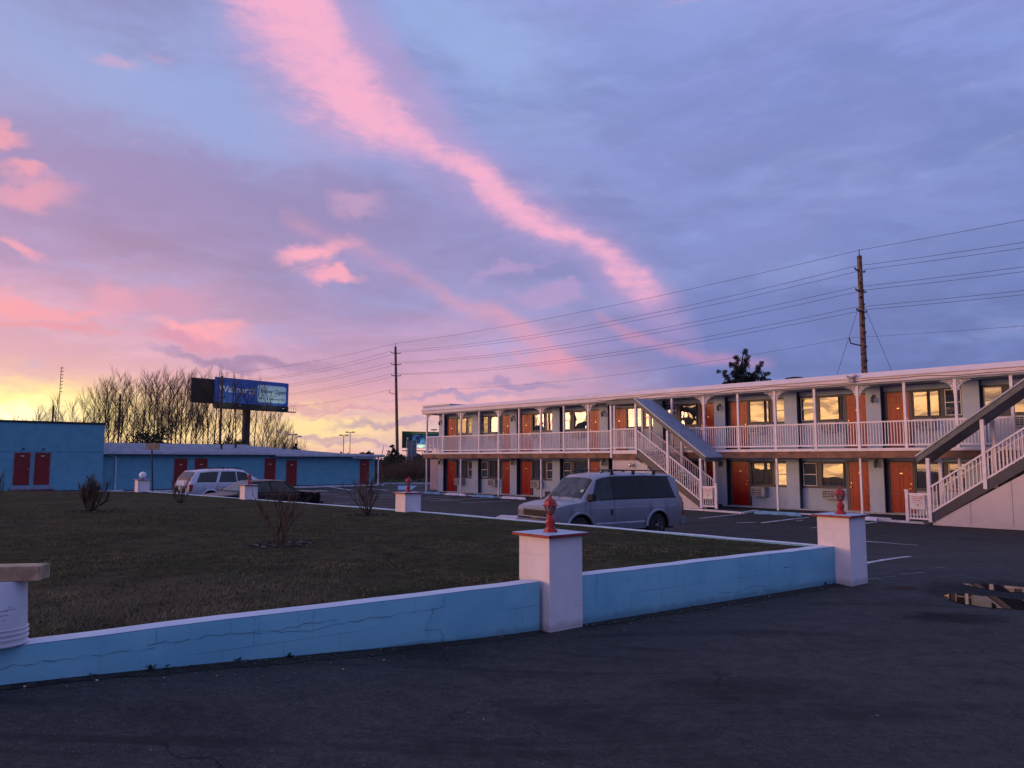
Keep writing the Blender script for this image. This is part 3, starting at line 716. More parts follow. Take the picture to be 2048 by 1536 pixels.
prof = [(-1.22, 5.12), (-1.22, 5.30), (-1.26, 5.315), (-1.26, 5.335), (-1.12, 5.525), (-1.0, 5.54), (DEP+.3, 5.75), (DEP+.3, 5.1), (-1.12, 5.1)]
i0 = len(rf.v); k_ = len(prof)
rf.v += [(XA, y, z) for y, z in prof]+[(XB, y, z) for y, z in prof]
for j in range(k_):
    a, b = i0+j, i0+(j+1) % k_; rf.f.append((a, b, b+k_, a+k_)); rf.m.append(0)
rf.f.append(tuple(i0+j for j in range(k_))); rf.f.append(tuple(i0+k_+j for j in reversed(range(k_)))); rf.m += [0, 0]
roof = rf.build('roof', ROOFW, motel)
MB().box(XA, XB, -1.231, -1.2205, 5.295, 5.308).build('drip_edge', mat('flashing_seam', (.35, .27, .28), .6), roof)
MB().box(-.28, 2.6, -1.1, 1.5, 5.55, 5.68).build('roof_upstand', METALR, roof)
cb_ = MB(); pts = []
for i in range(60):
    x = 15+i*.4; pts.append((x, -1.245-.01*math.sin(x*2), 5.20+.035*math.sin(x*1.1)+.02*math.sin(x*3.1)))
cb_.tube(pts, .011, 5); cb_.build('fascia_cable', mat('cable_grey', (.12, .08, .08), .7), roof, 60)
fl = MB(); fl.box(28.12, 28.3, -1.36, -1.24, 5.16, 5.30); fl.tube([(28.2, -1.3, 5.36), (28.05, -1.33, 5.42)], .05, 8); fl.tube([(28.2, -1.3, 5.36), (28.42, -1.34, 5.43)], .06, 8); fl.build('floodlight', GRILL, motel)
dk = MB(); dk.box(-.26, LEN, -1.16, -.001, 2.46, 2.57); deck = dk.build('deck', WHITE, motel, None, .004)
MB().box(-.20, LEN, -1.12, -1.02, 2.19, 2.455).build('beam', WOODB, motel)
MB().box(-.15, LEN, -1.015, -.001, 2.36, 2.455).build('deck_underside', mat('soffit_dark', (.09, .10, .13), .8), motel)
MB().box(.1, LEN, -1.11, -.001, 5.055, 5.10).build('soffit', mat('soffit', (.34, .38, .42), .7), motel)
MB().box(.1, LEN, -.12, -.001, -.05, .035).build('threshold_kerb', mat('threshold', (.45, .44, .46), .8), motel)

# unit builders: door, windows, conditioner
def door_mesh(x0, x1, z0, z1):
    t = MB(); y = RC-.05; t.box(x0, x1, y, y+.045, z0, z1); W_ = x1-x0; H = z1-z0
    for cx in (.28, .72):
        for a, b in ((.07, .33), (.39, .74), (.80, .94)):
            if a == .80: a, b = .79, .93
            xa, xb = x0+W_*(cx-.165), x0+W_*(cx+.165); za, zb_ = z0+H*a, z0+H*b
            for q_ in ((xa, xb, za, za+.022), (xa, xb, zb_-.022, zb_), (xa, xa+.022, za+.022, zb_-.022), (xb-.022, xb, za+.022, zb_-.022)):
                t.box(q_[0], q_[1], y-.010, y-.0005, q_[2], q_[3])
            t.box(xa+.05, xb-.05, y-.007, y-.0005, za+.05, zb_-.05)
    return t
def sash_mesh(x0, x1, z0, z1, zm=None):
    f = MB(); y = RC-.075; b = .032
    f.box(x0, x0+b, y, y+.05, z0, z1); f.box(x1-b, x1, y, y+.05, z0, z1); f.box(x0+b, x1-b, y, y+.05, z1-b, z1); f.box(x0+b, x1-b, y, y+.05, z0, z0+b)
    if zm: f.box(x0+b, x1-b, y-.006, y+.044, zm-.02, zm+.02)
    return f
bows = {1: 'b', 3: 'b', 5: 'b'}
def unit(k):
    o = k*U; A = (k % 2 == 0)
    dx0, dx1 = (o+.74, o+1.57) if A else (o+2.64, o+3.47)
    bx0, bx1 = (o+1.70, o+2.68) if A else (o+1.46, o+2.42)
    sx0, sx1 = (o+2.87, o+3.44) if A else (o+.66, o+1.26)
    for fl_ in (0, 1):
        zf = .05 if fl_ == 0 else 2.62; dt = 2.03 if fl_ == 0 else 4.79
        wb, wt = (1.0, 1.98) if fl_ == 0 else (3.80, 4.79)
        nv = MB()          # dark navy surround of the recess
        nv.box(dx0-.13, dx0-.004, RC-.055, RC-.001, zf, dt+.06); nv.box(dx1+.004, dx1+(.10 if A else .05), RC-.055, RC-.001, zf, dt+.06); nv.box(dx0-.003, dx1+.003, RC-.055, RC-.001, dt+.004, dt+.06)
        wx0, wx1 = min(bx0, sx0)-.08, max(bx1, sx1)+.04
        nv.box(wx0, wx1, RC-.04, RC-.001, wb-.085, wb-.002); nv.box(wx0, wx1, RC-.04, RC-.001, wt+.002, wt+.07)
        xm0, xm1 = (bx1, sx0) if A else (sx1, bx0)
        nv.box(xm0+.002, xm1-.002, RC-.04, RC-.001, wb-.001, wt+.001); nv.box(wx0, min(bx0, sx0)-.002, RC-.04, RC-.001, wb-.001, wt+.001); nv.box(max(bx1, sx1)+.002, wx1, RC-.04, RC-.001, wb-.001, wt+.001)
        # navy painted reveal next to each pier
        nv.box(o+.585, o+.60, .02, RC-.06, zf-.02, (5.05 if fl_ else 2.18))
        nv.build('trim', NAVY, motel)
        jb = MB(); jb.box(dx0-.045, dx0-.006, RC-.07, RC-.056, zf, dt); jb.build('door_jamb', GREYT, motel)
        d = door_mesh(dx0, dx1, zf, dt).build('door', ORANGE, motel, None, .004)
        hx = dx1-.07 if A else dx0+.07
        MB().lathe([(.012, -.0), (.012, -.04), (.028, -.05), (.030, -.065), (.018, -.078)], 10, (hx, RC-.052, zf+.95), 'y').lathe([(.02, 0), (.02, -.02)], 8, (hx, RC-.052, zf+1.12), 'y').build('handle', BRASS, d, 40)
        pln = MB()
        for zz in ((zf+1.52, zf+1.50),): pln.box((dx0+dx1)/2-.05, (dx0+dx1)/2+.05, RC-.056, RC-.051, zz[0], zz[0]+.03)
        pln.build('number_plate', BRASS, d)
        bw = MB(); y = RC-.03
        nx, nz = 10, 8; rows = []
        bowed = (fl_ == 1 and k in (3, 5, 2))
        rt_ = random.Random(k*13+fl_*5); tl = rt_.uniform(-.006, .010)+(.016 if fl_ == 0 and k == 7 else 0); yw = rt_.uniform(-.03, .03)
        for i in range(nx+1):
            rows.append([(bx0+(bx1-bx0)*i/nx, y-(.022*math.sin(PI*i/nx)*math.sin(PI*j/nz) if bowed else 0)+tl*(j/nz-.5)+yw*(i/nx-.5), wb+(wt-wb)*j/nz) for j in range(nz+1)])
        bw.grid([r[::-1] for r in rows])
        fr_ = sash_mesh(bx0, bx1, wb, wt)
        fo = fr_.build('window_frame', NAVY, motel)
        face(bw.build('pane', GLSB if bowed else GLS, fo, 60), (0, -1, 0))
        cu = MB(); rr = random.Random(k*7+fl_); full = (fl_ == 0) or k in (3,)
        xa, xb = bx0+.03, bx1-.03
        if fl_ == 1 and k not in (3,): xa = bx0+(bx1-bx0)*(.62 if k % 2 == 0 else .72)
        m_ = 40; rows = []
        for i in range(m_+1):
            x = xa+(xb-xa)*i/m_; yy = RC-.008-.012*math.sin(i*.9+rr.random()*.5); rows.append([(x, yy, wb+.02), (x, yy, wt-.02)])
        cu.grid(rows).build('curtain', CURT, fo, 60)
        so_ = sash_mesh(sx0, sx1, wb, wt, (wb+wt)/2).build('window_frame', SASH, motel)
        sp = MB(); ym = RC-.045
        zh = (wb+wt)/2; ya = rt_.uniform(-.006, .008)
        tl += {(0, 6): .036, (1, 8): -.10, (0, 7): -.02, (1, 7): -.02}.get((fl_, k), 0)
        t1 = tl*.5; sp.q((sx0+.03, ym-t1*.5, wb+.03), (sx1-.03, ym-t1*.5+ya, wb+.03), (sx1-.03, ym+t1*.5+ya, zh), (sx0+.03, ym+t1*.5, zh)); t1 = tl*.5+rt_.uniform(-.004, .004)
        sp.q((sx0+.03, ym-.012-t1*.5, zh), (sx1-.03, ym-.012-t1*.5-ya, zh), (sx1-.03, ym-.012+t1*.5-ya, wt-.03), (sx0+.03, ym-.012+t1*.5, wt-.03)); face(sp.build('pane', GLS, so_), (0, -1, 0))
        ib = MB(); ib.box(sx0+.03, sx1-.03, RC-.012, RC-.002, (wb+wt)/2, wt-.03); ib.build('blind', CURT, so_)
        ac = MB(); x0 = bx0+(.12 if A else .12); x1 = x0+.68; z0 = wb-.52; z1 = wb-.10; yo = -.06
        ac.box(x0, x1, yo, RC-.001, z0, z1)
        a_o = ac.build('air_conditioner', GRILL, motel, None, .006)
        av = MB(); av.box(x0+.03, x1-.17, yo-.003, yo-.001, z0+.04, z1-.04); av.build('vent_opening', DARKM, a_o)
        gv = MB()
        for i in range(5): gv.box(x0+.03, x1-.17, yo-.014, yo-.004, z0+.055+i*.075, z0+.073+i*.075)
        for i in range(2): gv.box(x0+.24+i*.12, x0+.25+i*.12, yo-.016, yo-.0145, z0+.04, z1-.04)
        gv.build('vent_slats', SASH, a_o)
for k in range(NU): unit(k)
# pier lamps
def pier_lamp(x, z):
    l = MB(); l.box(x-.05, x+.05, -.03, -.001, z-.02, z+.12); l.tube([(x, -.03, z+.06), (x, -.12, z+.10), (x, -.16, z+.03)], .012, 6); o = l.build('pier_lamp', BLACKM, motel)
    g = MB(); g.lathe([(.02, .03), (.085, -.02), (.06, -.03), (.075, -.17), (.045, -.20), (.01, -.24)], 8, (x, -.16, z)); g.build('lamp_body', mat('dark_lamp_glass', (.10, .09, .09), .2), o, 40)
for k in range(0, NU, 2):
    pier_lamp(k*U+.33, 4.62); pier_lamp(k*U+.33, 2.02)
# posts
POST = .095
def post(x, z0, z1, par, y=-1.0, w_=.10, name='post', m_=WHITE):
    return MB().box(x-w_/2, x+w_/2, y-w_/2, y+w_/2, z0, z1).build(name, m_, par, None, .006)
PX_ = [.1+1.7625*i for i in range(22)]
STL, STR = (16.9, 18.42), (35.0, 36.5)
for i, x in enumerate(PX_):
    post(x, 2.571, 5.098, motel)
    if i % 2 == 0: post(x, -.03, 2.188, motel, w_=.085, name='lower_post')
def bracket_mesh():
    b = MB()
    def arc(cx, cz, r, a0, a1, w_=.012, n_=12):
        b.tube([(cx+r*math.cos(a0+(a1-a0)*i/n_), 0, cz+r*math.sin(a0+(a1-a0)*i/n_)) for i in range(n_+1)], w_, 4)
    b.bar((.05, 0, -.012), (.50, 0, -.012), .02, .022); b.bar((.062, 0, 0), (.062, 0, -.55), .022, .02, (1, 0, 0))
    arc(.52, -.57, .47, PI*.5, PI, .011, 14)
    for cx, cz, r in ((.125, -.085, .05), (.125, -.20, .045), (.235, -.08, .045), (.115, -.30, .035), (.335, -.065, .035), (.205, -.165, .04), (.10, -.39, .028), (.42, -.05, .025)):
        arc(cx, cz, r, 0, 2*PI, .010, 10); arc(cx+r*.25, cz, r*.45, 0, PI*1.4, .008, 6)
    b.bar((.07, 0, -.07), (.30, 0, -.13), .012, .012); b.bar((.09, 0, -.12), (.11, 0, -.40), .012, .012); b.bar((.16, 0, -.12), (.24, 0, -.20), .012, .012)
    return b.mesh('bracket', WHITE)
BR = bracket_mesh()
for i, x in enumerate(PX_):
    if i % 2: continue
    for sgn in (1, -1):
        if i == 0 and sgn < 0: continue
        if STL[0]-.6 < x < STL[1]+.6 or STR[0]-.3 < x < STR[1]+.6: continue
        o = D.objects.new('scroll_bracket', BR); C.objects.link(o); o.parent = motel; o.location = (x, -1.0, 5.10); o.scale = (sgn, 1, 1)
def railing(a, b, y, za, zb, par, name='railing', h=1.02, lo=.12, sp=.112, along='x', w_=.03):
    r = MB(); n_ = max(1, int(round(abs(b-a)/sp)))
    P = (lambda t, z: (t, y, z)) if along == 'x' else (lambda t, z: (y, t, z))
    sl = (zb-za)/(b-a) if b != a else 0
    r.bar(P(a, za+h), P(b, zb+h), .075, .055); r.bar(P(a, za+lo), P(b, zb+lo), .05, .06)
    for i in range(n_):
        t = a+(b-a)*(i+.5)/n_; z = za+(t-a)*sl
        r.bar(P(t, z+lo+.028), P(t, z+h-.026), w_, w_, (0, 1, 0))
    return r.build(name, WHITE, par)
for i in range(len(PX_)-1):
    a, b = PX_[i]+.05, PX_[i+1]-.05
    if a < STL[1] and b > STL[0]: continue
    if a < STR[1] and b > STR[0]: continue
    railing(a, b, -1.0, 2.57, 2.57, motel)
railing(-.95, -.05, .12, 2.57, 2.57, motel, along='y')
# ------------------------------------------------------------------ covered stairs
def rx(m_, s0, yy): return m_
def stairs(label, s_bot, s_top, s_end, n0, n1, dirn, label_sign):
    """dirn -1: climbs to the left. local frame = motel frame moved to s_bot"""
    t = thing('covered_staircase', label, 'staircase', Mw(s_bot, 0, 0), MR)
    X = lambda s: (s-s_bot)
    sl = .68; zs = lambda s: max(0.0, (s-s_bot)*sl*dirn)          # nosing height, before offset
    run = abs(s_top-s_bot); DZt = 2.57
    # landing
    l0, l1 = sorted((s_top, s_end))
    ld = MB().box(X(l0), X(l1), -n1-.02, -1.165, 2.40, 2.57); ld.build('landing', WHITE, t)
    MB().box(X(l0)+.03, X(l1)-.03, -n1, -n1+.05, 2.10, 2.395).build('landing_beam', WOODB, t)
    off = .27*dirn
    st = MB(); n_ = 13
    for i in range(n_):
        s0 = s_bot-off+dirn*run*1.0*i/n_; z = (DZt)*(i+1)/(n_+.3)
        a, b = sorted((X(s0), X(s0+dirn*.30))); st.box(a, b, -n1+.04, -n0-.04, z-.045, z)
    st.build('treads', mat('stair_tread', (.35, .33, .36), .8), t)
    for y in (-n1+.02, -n0-.02):
        sg = MB(); a = (X(s_bot-off*.9), y, -.02); b = (X(s_top), y, 2.42); sg.bar(a, b, .045, .30); sg.build('stringer', NAVY, t)
    # panel enclosing the underside
    pan = MB(); poly = [(X(s_bot+dirn*.05), 0), (X(s_top), 2.10), (X(s_end), 2.10), (X(s_end), -.1), (X(s_bot+dirn*.05), -.1)]
    pan.prism(poly, -n1+.05, -n1+.09)
    po = pan.build('side_panel', BEIGE, t)
    sm = MB()
    for i in range(1, 5):
        s0 = s_bot+dirn*i*1.22; zt = min(2.1, abs(s0-s_bot-dirn*.05)*2.10/(run-.05))
        if abs(s0-s_bot) < abs(s_end-s_bot): sm.box(X(s0)-.006, X(s0)+.006, -n1+.044, -n1+.049, 0, zt-.02)
        for j in range(6):
            if .3*j+.15 < zt: sm.box(X(s0)+.03, X(s0)+.042, -n1+.043, -n1+.049, .15+.3*j, .162+.3*j)
    sm.build('panel_seam', mat('seam', (.30, .24, .23), .8), po)
    # posts and roof
    zr = lambda s: 2.20+max(0, (s-s_bot)*dirn)*.74               # underside of sloped roof
    for s0 in (s_bot, s_bot+dirn*1.72, s_top):
        for y in (-n1, -n0-.05):
            z0 = 0 if s0 == s_bot else min(2.57, zs(s0)+.0)
            post(X(s0), z0 if y == -n1 else z0, zr(s0)+(-.02 if s0 != s_top else .0), t, y, .115)
    post(X(s_end), 2.2, 4.78, t, -n1, .115)
    a0, b0 = s_bot-dirn*.30, s_top
    m0 = MB(); yF, yB = -n1-.12, -n0+.10
    za, zb_ = zr(s_bot)-.16, zr(s_top)+.0
    P = [(X(a0), yF, za), (X(b0), yF, zb_), (X(b0), yB, zb_), (X(a0), yB, za)]
    m0.hexa(P+[(x, y, z+.20) for x, y, z in P]); m0.build('sloped_roof', GREYT, t)
    mr = MB(); P = [(X(a0)-dirn*.05, yF-.03, za+.17), (X(b0), yF-.03, zb_+.205), (X(b0), yB+.03, zb_+.205), (X(a0)-dirn*.05, yB+.03, za+.17)]
    P[0] = (P[0][0], P[0][1], za+.168); P[3] = (P[3][0], P[3][1], za+.168)
    mr.hexa(P+[(x, y, z+.022) for x, y, z in P])
    for i in range(9):
        y = yF-.02+(yB-yF+.04)*i/8; mr.bar((X(a0)-dirn*.05, y, za+.205), (X(b0), y, zb_+.242), .035, .05)
    mr.build('metal_sheet', METALR, t)
    e0, e1 = sorted((s_top, s_end-dirn*.0)); e0 -= .0; e1 += .0
    if dirn < 0: e0 -= .18
    else: e1 += .18
    fr_ = MB().box(X(e0), X(e1), yF, yB, zr(s_top), zr(s_top)+.20); fr_.build('landing_roof', GREYT, t)
    MB().box(X(e0)-.02, X(e1)+.02, yF-.03, yB+.03, zr(s_top)+.201, zr(s_top)+.235).build('landing_roofing', DARKM, t)
    # rails
    for y in (-n1, -n0-.05):
        for p0, p1 in ((s_bot, s_bot+dirn*1.72), (s_bot+dirn*1.72, s_top)):
            A, B = p0+dirn*.06, p1-dirn*.06
            if A > B: A, B = B, A
            railing(X(A), X(B), y, zs(A)+.20, zs(B)+.20, t, h=.96, lo=.11)
    railing(*sorted((X(s_top)+.06*dirn, X(s_end)-.06*dirn)), -n1, 2.57, 2.57, t)
    railing(-n1+.06, -1.1, X(s_end), 2.57, 2.57, t, along='y')
    # side gate at the foot, with its short post
    g1 = s_bot-dirn*.74
    railing(*sorted((X(s_bot)-dirn*.06, X(g1)+dirn*.05)), -n1, -.04, -.04, t, name='gate', h=.98, lo=.14, sp=.1)
    pp_ = MB().box(X(g1)-.05, X(g1)+.05, -n1-.05, -n1+.05, 0, 1.06); gp = pp_.build('gate_post', WHITE, t, None, .005)
    MB().box(X(g1)-.07, X(g1)+.07, -n1-.07, -n1+.07, 1.06, 1.09).build('post_cap', WHITE, gp)
    sx = (X(s_bot)+X(g1))/2
    sg = thing('notice_sign', label_sign, 'sign', Mw(s_bot+sx, n1+.075, .42), MR)
    MB().box(-.235, .235, -.008, 0, 0, .50).build('sign_board', mat('sign_white', (.68, .62, .64), .5), sg)
    mkx = MB()
    for z, a, b in ((.42, -.16, .02), (.42, .04, .16), (.36, -.18, -.04), (.36, -.01, .18), (.29, -.08, .09)): mkx.box(a, b, -.0105, -.0085, z, z+.022)
    mkx.box(-.03, .03, -.0105, -.0085, .12, .18); mkx.box(-.13, .13, -.0105, -.0085, .225, .232)
    mkx.build('lettering', mat('sign_red', (.5, .16, .16), .6), sg)
    return t, X
sL, XL = stairs('white staircase with a ribbed metal roof climbing left behind the van', 21.93, 18.42, 16.9, 1.25, 2.42, -1, 'white notice sign on the gate at the foot of the stairs behind the van')
sR, XR = stairs('white staircase with a dark roof climbing right at the right edge', 31.50, 35.0, 36.5, 1.95, 3.22, 1, 'white notice sign on the gate at the foot of the right-hand stairs')
np_ = MB().box(XL(18.75), XL(19.0), -2.385, -2.371, 1.70, 1.96).build('number_plaque', mat('plaque', (.7, .64, .64), .5), sL)
def text_mesh(body, size, name, m_, parent, loc, rot=(PI/2, 0, 0), ext=.004, sx=1, align='LEFT', bold=0):
    cu = D.curves.new(name, 'FONT'); cu.body = body; cu.size = size; cu.extrude = ext; cu.align_x = align; cu.offset = bold; cu.resolution_u = 3
    tmp = D.objects.new('tmp', cu); C.objects.link(tmp)
    dg = bpy.context.evaluated_depsgraph_get(); me_ = D.meshes.new_from_object(tmp.evaluated_get(dg)); D.objects.remove(tmp)
    me_.materials.clear(); me_.materials.append(m_)
    o = D.objects.new(name, me_); C.objects.link(o); o.parent = parent; o.location = loc; o.rotation_euler = rot; o.scale = (sx, 1, 1); return o
text_mesh('2', .22, 'numeral', NAVY, np_, (XL(18.81), -2.388, 1.75))
wl = MB(); wl.lathe([(.05, 0), (.05, -.05), (.03, -.07)], 10, (XL(18.13), -2.37, 1.88), 'y'); wlo = wl.build('wall_lamp', BRASS, sL, 40)
MB().lathe([(.002+.10*math.sin(PI*a/10), -.07-.10+.10*math.cos(PI*a/10)) for a in range(11)], 14, (XL(18.13), -2.37, 1.86), 'y').build('globe', mat('brass_globe', (.9, .68, .4), .15, 1), wlo, 60)

# kerbs and wheel stops in front of the motel
def kerb(pts, label, w_=.13, h=.07):
    o = strip([G(*p) for p in pts], w_, .0, h).build('white_kerb', mat('kerb_white', (.66, .64, .68), .7, var=.12, vs=6)); tag(o, label, 'kerb', 'white kerbs in front of the motel')
kerb([(1757, 1042), (1900, 1051), (2120, 1065)], 'long white kerb in front of the right-hand stairs')
kerb([(1737, 1036), (1783, 1039)], 'short white kerb between the corner pillar and the right stairs', .11, .05)
kerb([(1340, 1017.5), (1400, 1021), (1485, 1027.5), (1513, 1023)], 'white kerb bending round the foot of the stairs behind the van')
kerb([(1595, 1028.3), (1640, 1031)], 'white kerb piece between the right blue wheel stop and the corner pillar', .11, .05)
kerb([(877, 988), (895, 989.3)], 'white kerb piece between the two leftmost wheel stops', .11, .05)
kerb([(928, 991), (950, 992.5)], 'white kerb piece between the second and third wheel stops', .11, .05)
kerb([(985, 994.5), (1012, 996.2)], 'white kerb piece between the third and fourth wheel stops', .11, .05)
def wheelstop(L, m_, label, p, rz=MR):
    t = MB(); h = .13; b = .09
    secs = [(-L/2, .55, .55), (-L/2+.14, 1, 1), (-L/4-.05, 1, 1), (-L/4+.05, 1, .72), (-L/8, 1, .72), (0, 1, 1), (L/8, 1, .72), (L/4-.05, 1, .72), (L/4+.05, 1, 1), (L/2-.14, 1, 1), (L/2, .55, .55)]
    rows = []
    for x, q_, lo in secs:
        z0 = (1-lo)*.045 if lo < 1 and q_ == 1 else 0
        rows.append([(x, -b*q_, z0), (x, -b*.72*q_, h*q_*.8), (x, -b*.45*q_, h*q_), (x, b*.45*q_, h*q_), (x, b*.72*q_, h*q_*.8), (x, b*q_, z0)])
    t.grid([r[::-1] for r in rows]); t.q(*rows[0]); t.q(*rows[-1][::-1])
    o = t.build('wheel_stop', m_, None, 40); place(o, (p.x, p.y, gz(p.x, p.y)), rz); return tag(o, label, 'wheel stop', 'concrete wheel stops in front of the motel')
WSB = mat('wheelstop_blue', (.16, .34, .50), .8, var=.15, vs=8); WSW = mat('wheelstop_white', (.66, .62, .70), .8, var=.1, vs=8)
gp = G(862, 988.0); wheelstop(1.9, WSB, 'pale blue wheel stop at the far left corner of the motel', gp)
gp = G(911, 990.8); wheelstop(1.9, WSW, 'white wheel stop below the leftmost lower door of the motel', gp)
gp = G(967, 994.6); wheelstop(1.9, WSB, 'pale blue wheel stop left of the van, between two white ones', gp)
gp = G(1027, 998.2); wheelstop(1.9, WSW, 'white wheel stop just behind the bonnet of the silver van', gp)
gp = G(1555, 1030); wheelstop(1.95, WSB, 'pale blue wheel stop in front of the lower windows right of the van', gp)
gp = G(1699, 1038.5); wheelstop(1.95, WSW, 'white wheel stop mostly hidden behind the corner pillar', gp)
gp = G(1033, 1038.5); wheelstop(1.6, WSW, 'white wheel stop sticking out in front of the silver van', gp, MR+.35)

# ------------------------------------------------------------------ vehicles
def interp(tab, x, j):
    if x <= tab[0][0]: return tab[0][j]
    for a, b in zip(tab[:-1], tab[1:]):
        if x <= b[0]:
            t = (x-a[0])/(b[0]-a[0]); return a[j]+(b[j]-a[j])*t
    return tab[-1][j]
class Car:
    # tab rows: x, zl, yl, zb, yb, zr, yr, zt
    def __init__(s, tab, axles, rw, arch, paint_, lower=None):
        s.tab = tab; s.ax = axles; s.rw = rw; s.arch = arch; s.p = paint_
    def sec(s, x):
        zl, yl, zb, yb, zr, yr, zt = [interp(s.tab, x, j) for j in range(1, 8)]
        z0 = zl
        for a in s.ax:
            d = abs(x-a)
            if d < s.arch: z0 = max(z0, s.rw+math.sqrt(s.arch**2-d*d))
        zm = zl+(zb-zl)*.55
        z1 = max(z0, zl+.16); zm = max(zm, z1+.01)
        return [(yl*.97+(.03 if z0 > zl else 0), z0), (yl, z1), (yb*1.012, zm), (yb, zb), (yb*.985+yr*.015, zb+.012 if zr > zb+.05 else zb+(zr-zb)*.4), (yr, zr), (yr*.80, zr+(zt-zr)*.72), (yr*.4, zr+(zt-zr)*.96), (0, zt)]
    def S(s, x, t, off=.008):              # side surface between belt and roof edge, near side y<0
        zb, yb, zr, yr = [interp(s.tab, x, j) for j in (3, 4, 5, 6)]
        return (yb+(yr-yb)*t+off, zb+(zr-zb)*t)
    def body(s, par, extra=()):
        xs_ = sorted(set([r[0] for r in s.tab]+[a+s.arch*math.cos(PI*k/14) for a in s.ax for k in range(15)]+[a+d for a in s.ax for d in (-s.arch-.002, s.arch+.002)]+[s.tab[0][0]+(s.tab[-1][0]-s.tab[0][0])*i/30 for i in range(31)]))
        b = MB(); rows = []
        for x in xs_:
            q_ = s.sec(x); rows.append([(x, -y, z) for y, z in q_]+[(x, y, z) for y, z in q_[::-1][1:]])
        b.grid([r for r in rows]); b.q(*rows[0][::-1]); b.q(*rows[-1])
        o = b.build('body', s.p, par, 32)
        u = MB(); zl = min(r[1] for r in s.tab); u.box(s.tab[0][0]+.25, s.tab[-1][0]-.25, -s.tab[3][2]*.80, s.tab[3][2]*.80, zl-.06, s.rw+s.arch+.06); u.build('underbody', DARKM, par)
        return o
    def pane(s, par, xb0, xb1, xt0, xt1, t0=.06, t1=.92, side=-1, m_=None, off=.009, name='side_window'):
        b = MB(); rows = []
        for i in range(9):
            t = t0+(t1-t0)*i/8; f = (t-t0)/(t1-t0); xa = xb0+(xt0-xb0)*f; xc = xb1+(xt1-xb1)*f; row = []
            for j in range(7):
                x = xa+(xc-xa)*j/6; y, z = s.S(x, t, off); row.append((x, side*y, z))
            rows.append(row if side < 0 else row[::-1])
        return face(b.grid(rows).build(name, m_ or CARG, par, 60), (0, side, 0))
    def screen(s, par, x0, x1, v=.9, f0=.06, f1=.94, name='windscreen', m_=None, off=.012):
        b = MB(); rows = []
        for i in range(9):
            x = x0+(x1-x0)*(f0+(f1-f0)*i/8); q_ = s.sec(x); top = [(y, z) for y, z in q_[5:]]
            row = []
            for j in range(-8, 9):
                vv = abs(j)/8*v; yr = top[0][0]; yy = vv*yr; zz = None
                for (ya, za), (yb_, zb_) in zip(top[:-1], top[1:]):
                    if ya >= yy >= yb_: zz = za+(zb_-za)*((ya-yy)/(ya-yb_+1e-9)); break
                row.append((x+off*(1 if x0 > x1 else -1)*.7, yy*(1 if j > 0 else -1), zz+off*.7))
            rows.append(row)
        return face(b.grid(rows).build(name, m_ or CARG, par, 60), (0, 0, 1))
    def wheels(s, par, track, rimr, w_=.21, cover=None):
        for a in s.ax:
            for sg in (-1, 1):
                R_ = s.rw
                o = MB().lathe([(R_*.55, -w_/2), (R_*.9, -w_/2), (R_*.985, -w_/2+.025), (R_, -w_/4), (R_, w_/4), (R_*.985, w_/2-.025), (R_*.9, w_/2), (R_*.55, w_/2)], 28, (0, 0, 0), 'y').build('wheel', RUBBER, par, 50)
                o.location = (a, sg*track, R_)
                r = MB(); r.lathe([(rimr, sg*(w_/2-.01)), (rimr*.96, sg*(w_/2+.004)), (rimr*.84, sg*(w_/2-.02)), (rimr*.3, sg*(w_/2-.005)), (rimr*.12, sg*(w_/2+.004))], 24, (0, 0, 0), 'y')
                r.build('rim', cover or STEEL, o, 35)
                sp = MB()
                for j in range(5):
                    an = 2*PI*j/5; c_, s__ = math.cos(an), math.sin(an)
                    sp.bar((c_*rimr*.25, sg*(w_/2+.002), s__*rimr*.25), (c_*rimr*.86, sg*(w_/2+.004), s__*rimr*.86), .012, .10*rimr/.2, (0, 1, 0))
                sp.build('spoke', STEEL, o)
    def flare(s, par, w_=.035, dw=.06, m_=None):
        for a in s.ax:
            for sg in (-1, 1):
                b = MB(); rows = []
                for k in range(19):
                    an = PI*k/18; x0, z0 = math.cos(an), math.sin(an)
                    xm = a+x0*(s.arch+.03); y = s.sec(xm)[2][0]
                    r0, r1, r2 = s.arch-.01, s.arch+dw*.5, s.arch+dw
                    rows.append([(a+x0*r0, sg*(y-.06), s.rw+z0*r0), (a+x0*r0, sg*(y+w_), s.rw+z0*r0), (a+x0*r1, sg*(y+w_), s.rw+z0*r1), (a+x0*r2, sg*(y-.004), s.rw+z0*r2)])
                b.grid(rows).build('wheel_arch', m_ or s.p, par, 45)
    def seam(s, par, x, z0=None, z1=None, sides=(-1, 1)):
        for sg in sides:
            b = MB(); q_ = s.sec(x); pts = [p for p in q_[:4] if (z0 is None or p[1] >= z0)]
            for (ya, za), (yb_, zb_) in zip(pts[:-1], pts[1:]):
                b.q((x-.006, sg*(ya+.004), za), (x+.006, sg*(ya+.004), za), (x+.006, sg*(yb_+.004), zb_), (x-.006, sg*(yb_+.004), zb_))
            b.build('door_seam', DARKM, par)
def carpaint(name, c, rough=.35, metal=.5):
    m_ = mat(name, c, rough, metal, var=.04, vs=1.5, spec=.5, coat=.5); MATS[name].node_tree.nodes['Principled BSDF'].inputs['Coat Roughness'].default_value = .12; return m_
VANP = carpaint('van_silver', (.26, .265, .31), .42, .35)
